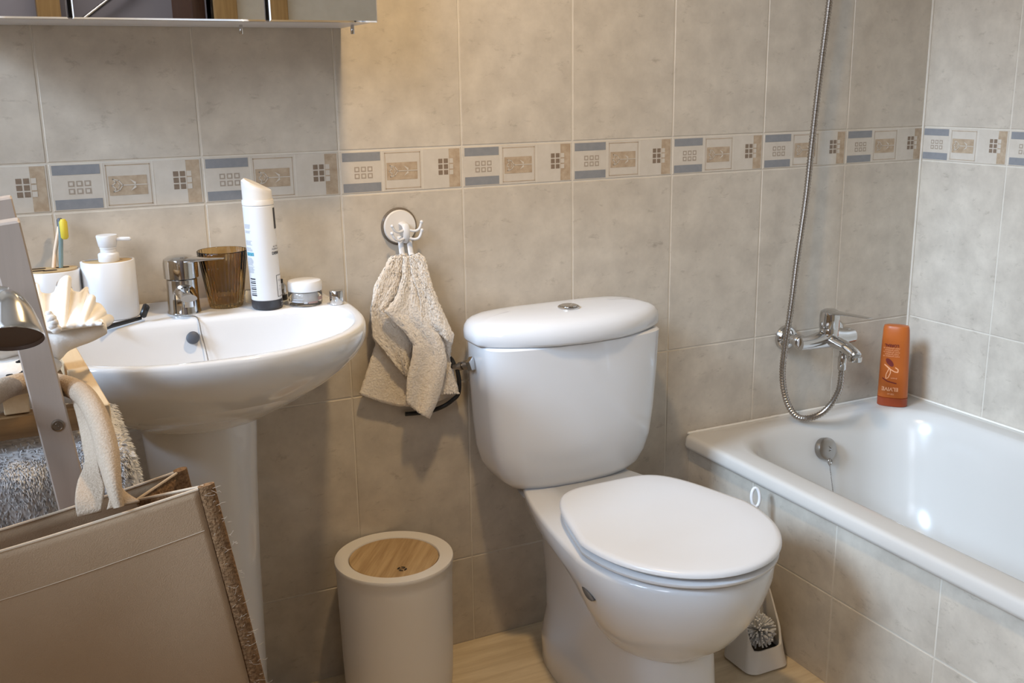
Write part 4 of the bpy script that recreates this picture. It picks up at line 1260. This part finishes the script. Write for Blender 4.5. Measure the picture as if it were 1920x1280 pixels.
# folded-in gusset between the panels
mb = MB()
def gus(a, b_):
    A = bagf(PW*.4, b_)+Vector((-.003, .002, 0)); B = bagb(.015, b_)
    M = (A+B)/2+Vector((-.050+.03*b_, .0, -.012))
    return A.lerp(M, a*2) if a < .5 else M.lerp(B, a*2-1)
mb.grid(gus, 16, 30)
gp = mb.build('side_gusset', JUTE, tb_, smooth=30, fix=False)
md = gp.modifiers.new('thickness', 'SOLIDIFY'); md.thickness = .0015; md.offset = 0
mb = MB(); mb.tube([gus(i/30, 0) for i in range(31)], .0013, 8); mb.build('hem', bpy.data.materials['hem_thread'], gp)
# padded rope handle over the shelf behind the front post
hpth = [(222, 950, -.992), (214, 915, -.985), (205, 865, -.965), (194, 815, -.94), (178, 772, -.91), (158, 742, -.875), (135, 727, -.840), (105, 719, -.820), (78, 716, -.815), (52, 717, -.815), (26, 722, -.83), (0, 733, -.85), (-28, 756, -.88), (-52, 800, -.92), (-68, 860, -.955), (-80, 940, -.985), (-84, 980, -.994)]
P3 = even(spline([tuple(at(u, v, 'y', y)) for u, v, y in hpth], 160), 90)
mb = MB()
mb.tube(P3, lambda t: (.0105+.003*max(0, 1-t*7), .0100-.005*max(0, 1-t*9)), 18)
hd_ = mb.build('handle', STRAP, tb_, smooth=80)
# flattened inner fold of the strap and its sewn root
mb = MB()
Lq = [(128, 728, -.846), (140, 760, -.862), (150, 800, -.89), (157, 840, -.92), (160, 870, -.942), (146, 905, -.965), (141, 940, -.985), (146, 968, -.992)]
Rq = [(150, 738, -.862), (166, 770, -.885), (176, 810, -.915), (182, 850, -.94), (188, 885, -.96), (196, 910, -.975), (194, 935, -.988), (190, 958, -.996)]
La = even(spline([tuple(at(*q[:2], 'y', q[2])) for q in Lq], 80), 41); Ra = even(spline([tuple(at(*q[:2], 'y', q[2])) for q in Rq], 80), 41)
mb.grid(lambda a, b_: La[int(round(b_*40))].lerp(Ra[int(round(b_*40))], a)+Vector((0, -.001*sin(pi*a), 0)), 12, 40)
Lq = [(208, 900, -.986), (207, 925, -.990), (200, 955, -.997)]
Rq = [(218, 905, -.980), (236, 925, -.985), (262, 940, -.995)]
La2 = even(spline([tuple(at(*q[:2], 'y', q[2])) for q in Lq], 40), 21); Ra2 = even(spline([tuple(at(*q[:2], 'y', q[2])) for q in Rq], 40), 21)
mb.grid(lambda a, b_: La2[int(round(b_*20))].lerp(Ra2[int(round(b_*20))], a)+Vector((0, -.006*sin(pi*a)*(1-b_), 0)), 12, 20)
fo = mb.build('strap_root', STRAP, hd_, smooth=80, fix=False)
md = fo.modifiers.new('thickness', 'SOLIDIFY'); md.thickness = .003; md.offset = 0

# ================================================================ lighting
def area(name, loc, target, sx_, sy_, energy, col, shape='RECTANGLE'):
    l = bpy.data.lights.new(name, 'AREA'); l.shape = shape; l.size = sx_; l.size_y = sy_
    l.energy = energy; l.color = col
    o = bpy.data.objects.new(name, l); COL.objects.link(o); o.location = loc
    o.rotation_euler = (Vector(target)-Vector(loc)).to_track_quat('-Z', 'Y').to_euler()
    return o
sl_data = bpy.data.lights.new('daylight', 'SUN'); sl_data.energy = 3.6; sl_data.color = (.54, .74, 1.0); sl_data.angle = math.radians(14)
so = bpy.data.objects.new('daylight', sl_data); COL.objects.link(so); so.location = (-4, -1.5, 3)
so.rotation_euler = Vector((1, .20, -.62)).to_track_quat('-Z', 'Y').to_euler()
s2 = bpy.data.lights.new('daylight_side', 'SUN'); s2.energy = 1.5; s2.color = (.80, .87, 1.0); s2.angle = math.radians(26)
so2 = bpy.data.objects.new('daylight_side', s2); COL.objects.link(so2); so2.location = (-4, -3.5, 3)
so2.rotation_euler = Vector((1, .95, -.56)).to_track_quat('-Z', 'Y').to_euler()
area('ceiling_lamp', (-1.46, -.60, 1.95), (-1.46, -.59, 0), .09, .09, 10.5, (1.0, .71, .38), 'DISK')
area('hall_fill', (-1.9, -3.3, 2.45), (-1.9, -3.3, 0), .7, .5, 7, (1.0, .95, .92))  # added fill lamp under the hall ceiling, no such source known
w = bpy.data.worlds.new('world'); S.world = w; w.use_nodes = True
w.node_tree.nodes['Background'].inputs['Color'].default_value = (.75, .85, 1.0, 1)
w.node_tree.nodes['Background'].inputs['Strength'].default_value = 1.6
S.view_settings.view_transform = 'Standard'
S.view_settings.look = 'None'
S.view_settings.gamma = 1.0
S.view_settings.use_curve_mapping = False
S.view_settings.exposure = 0.03
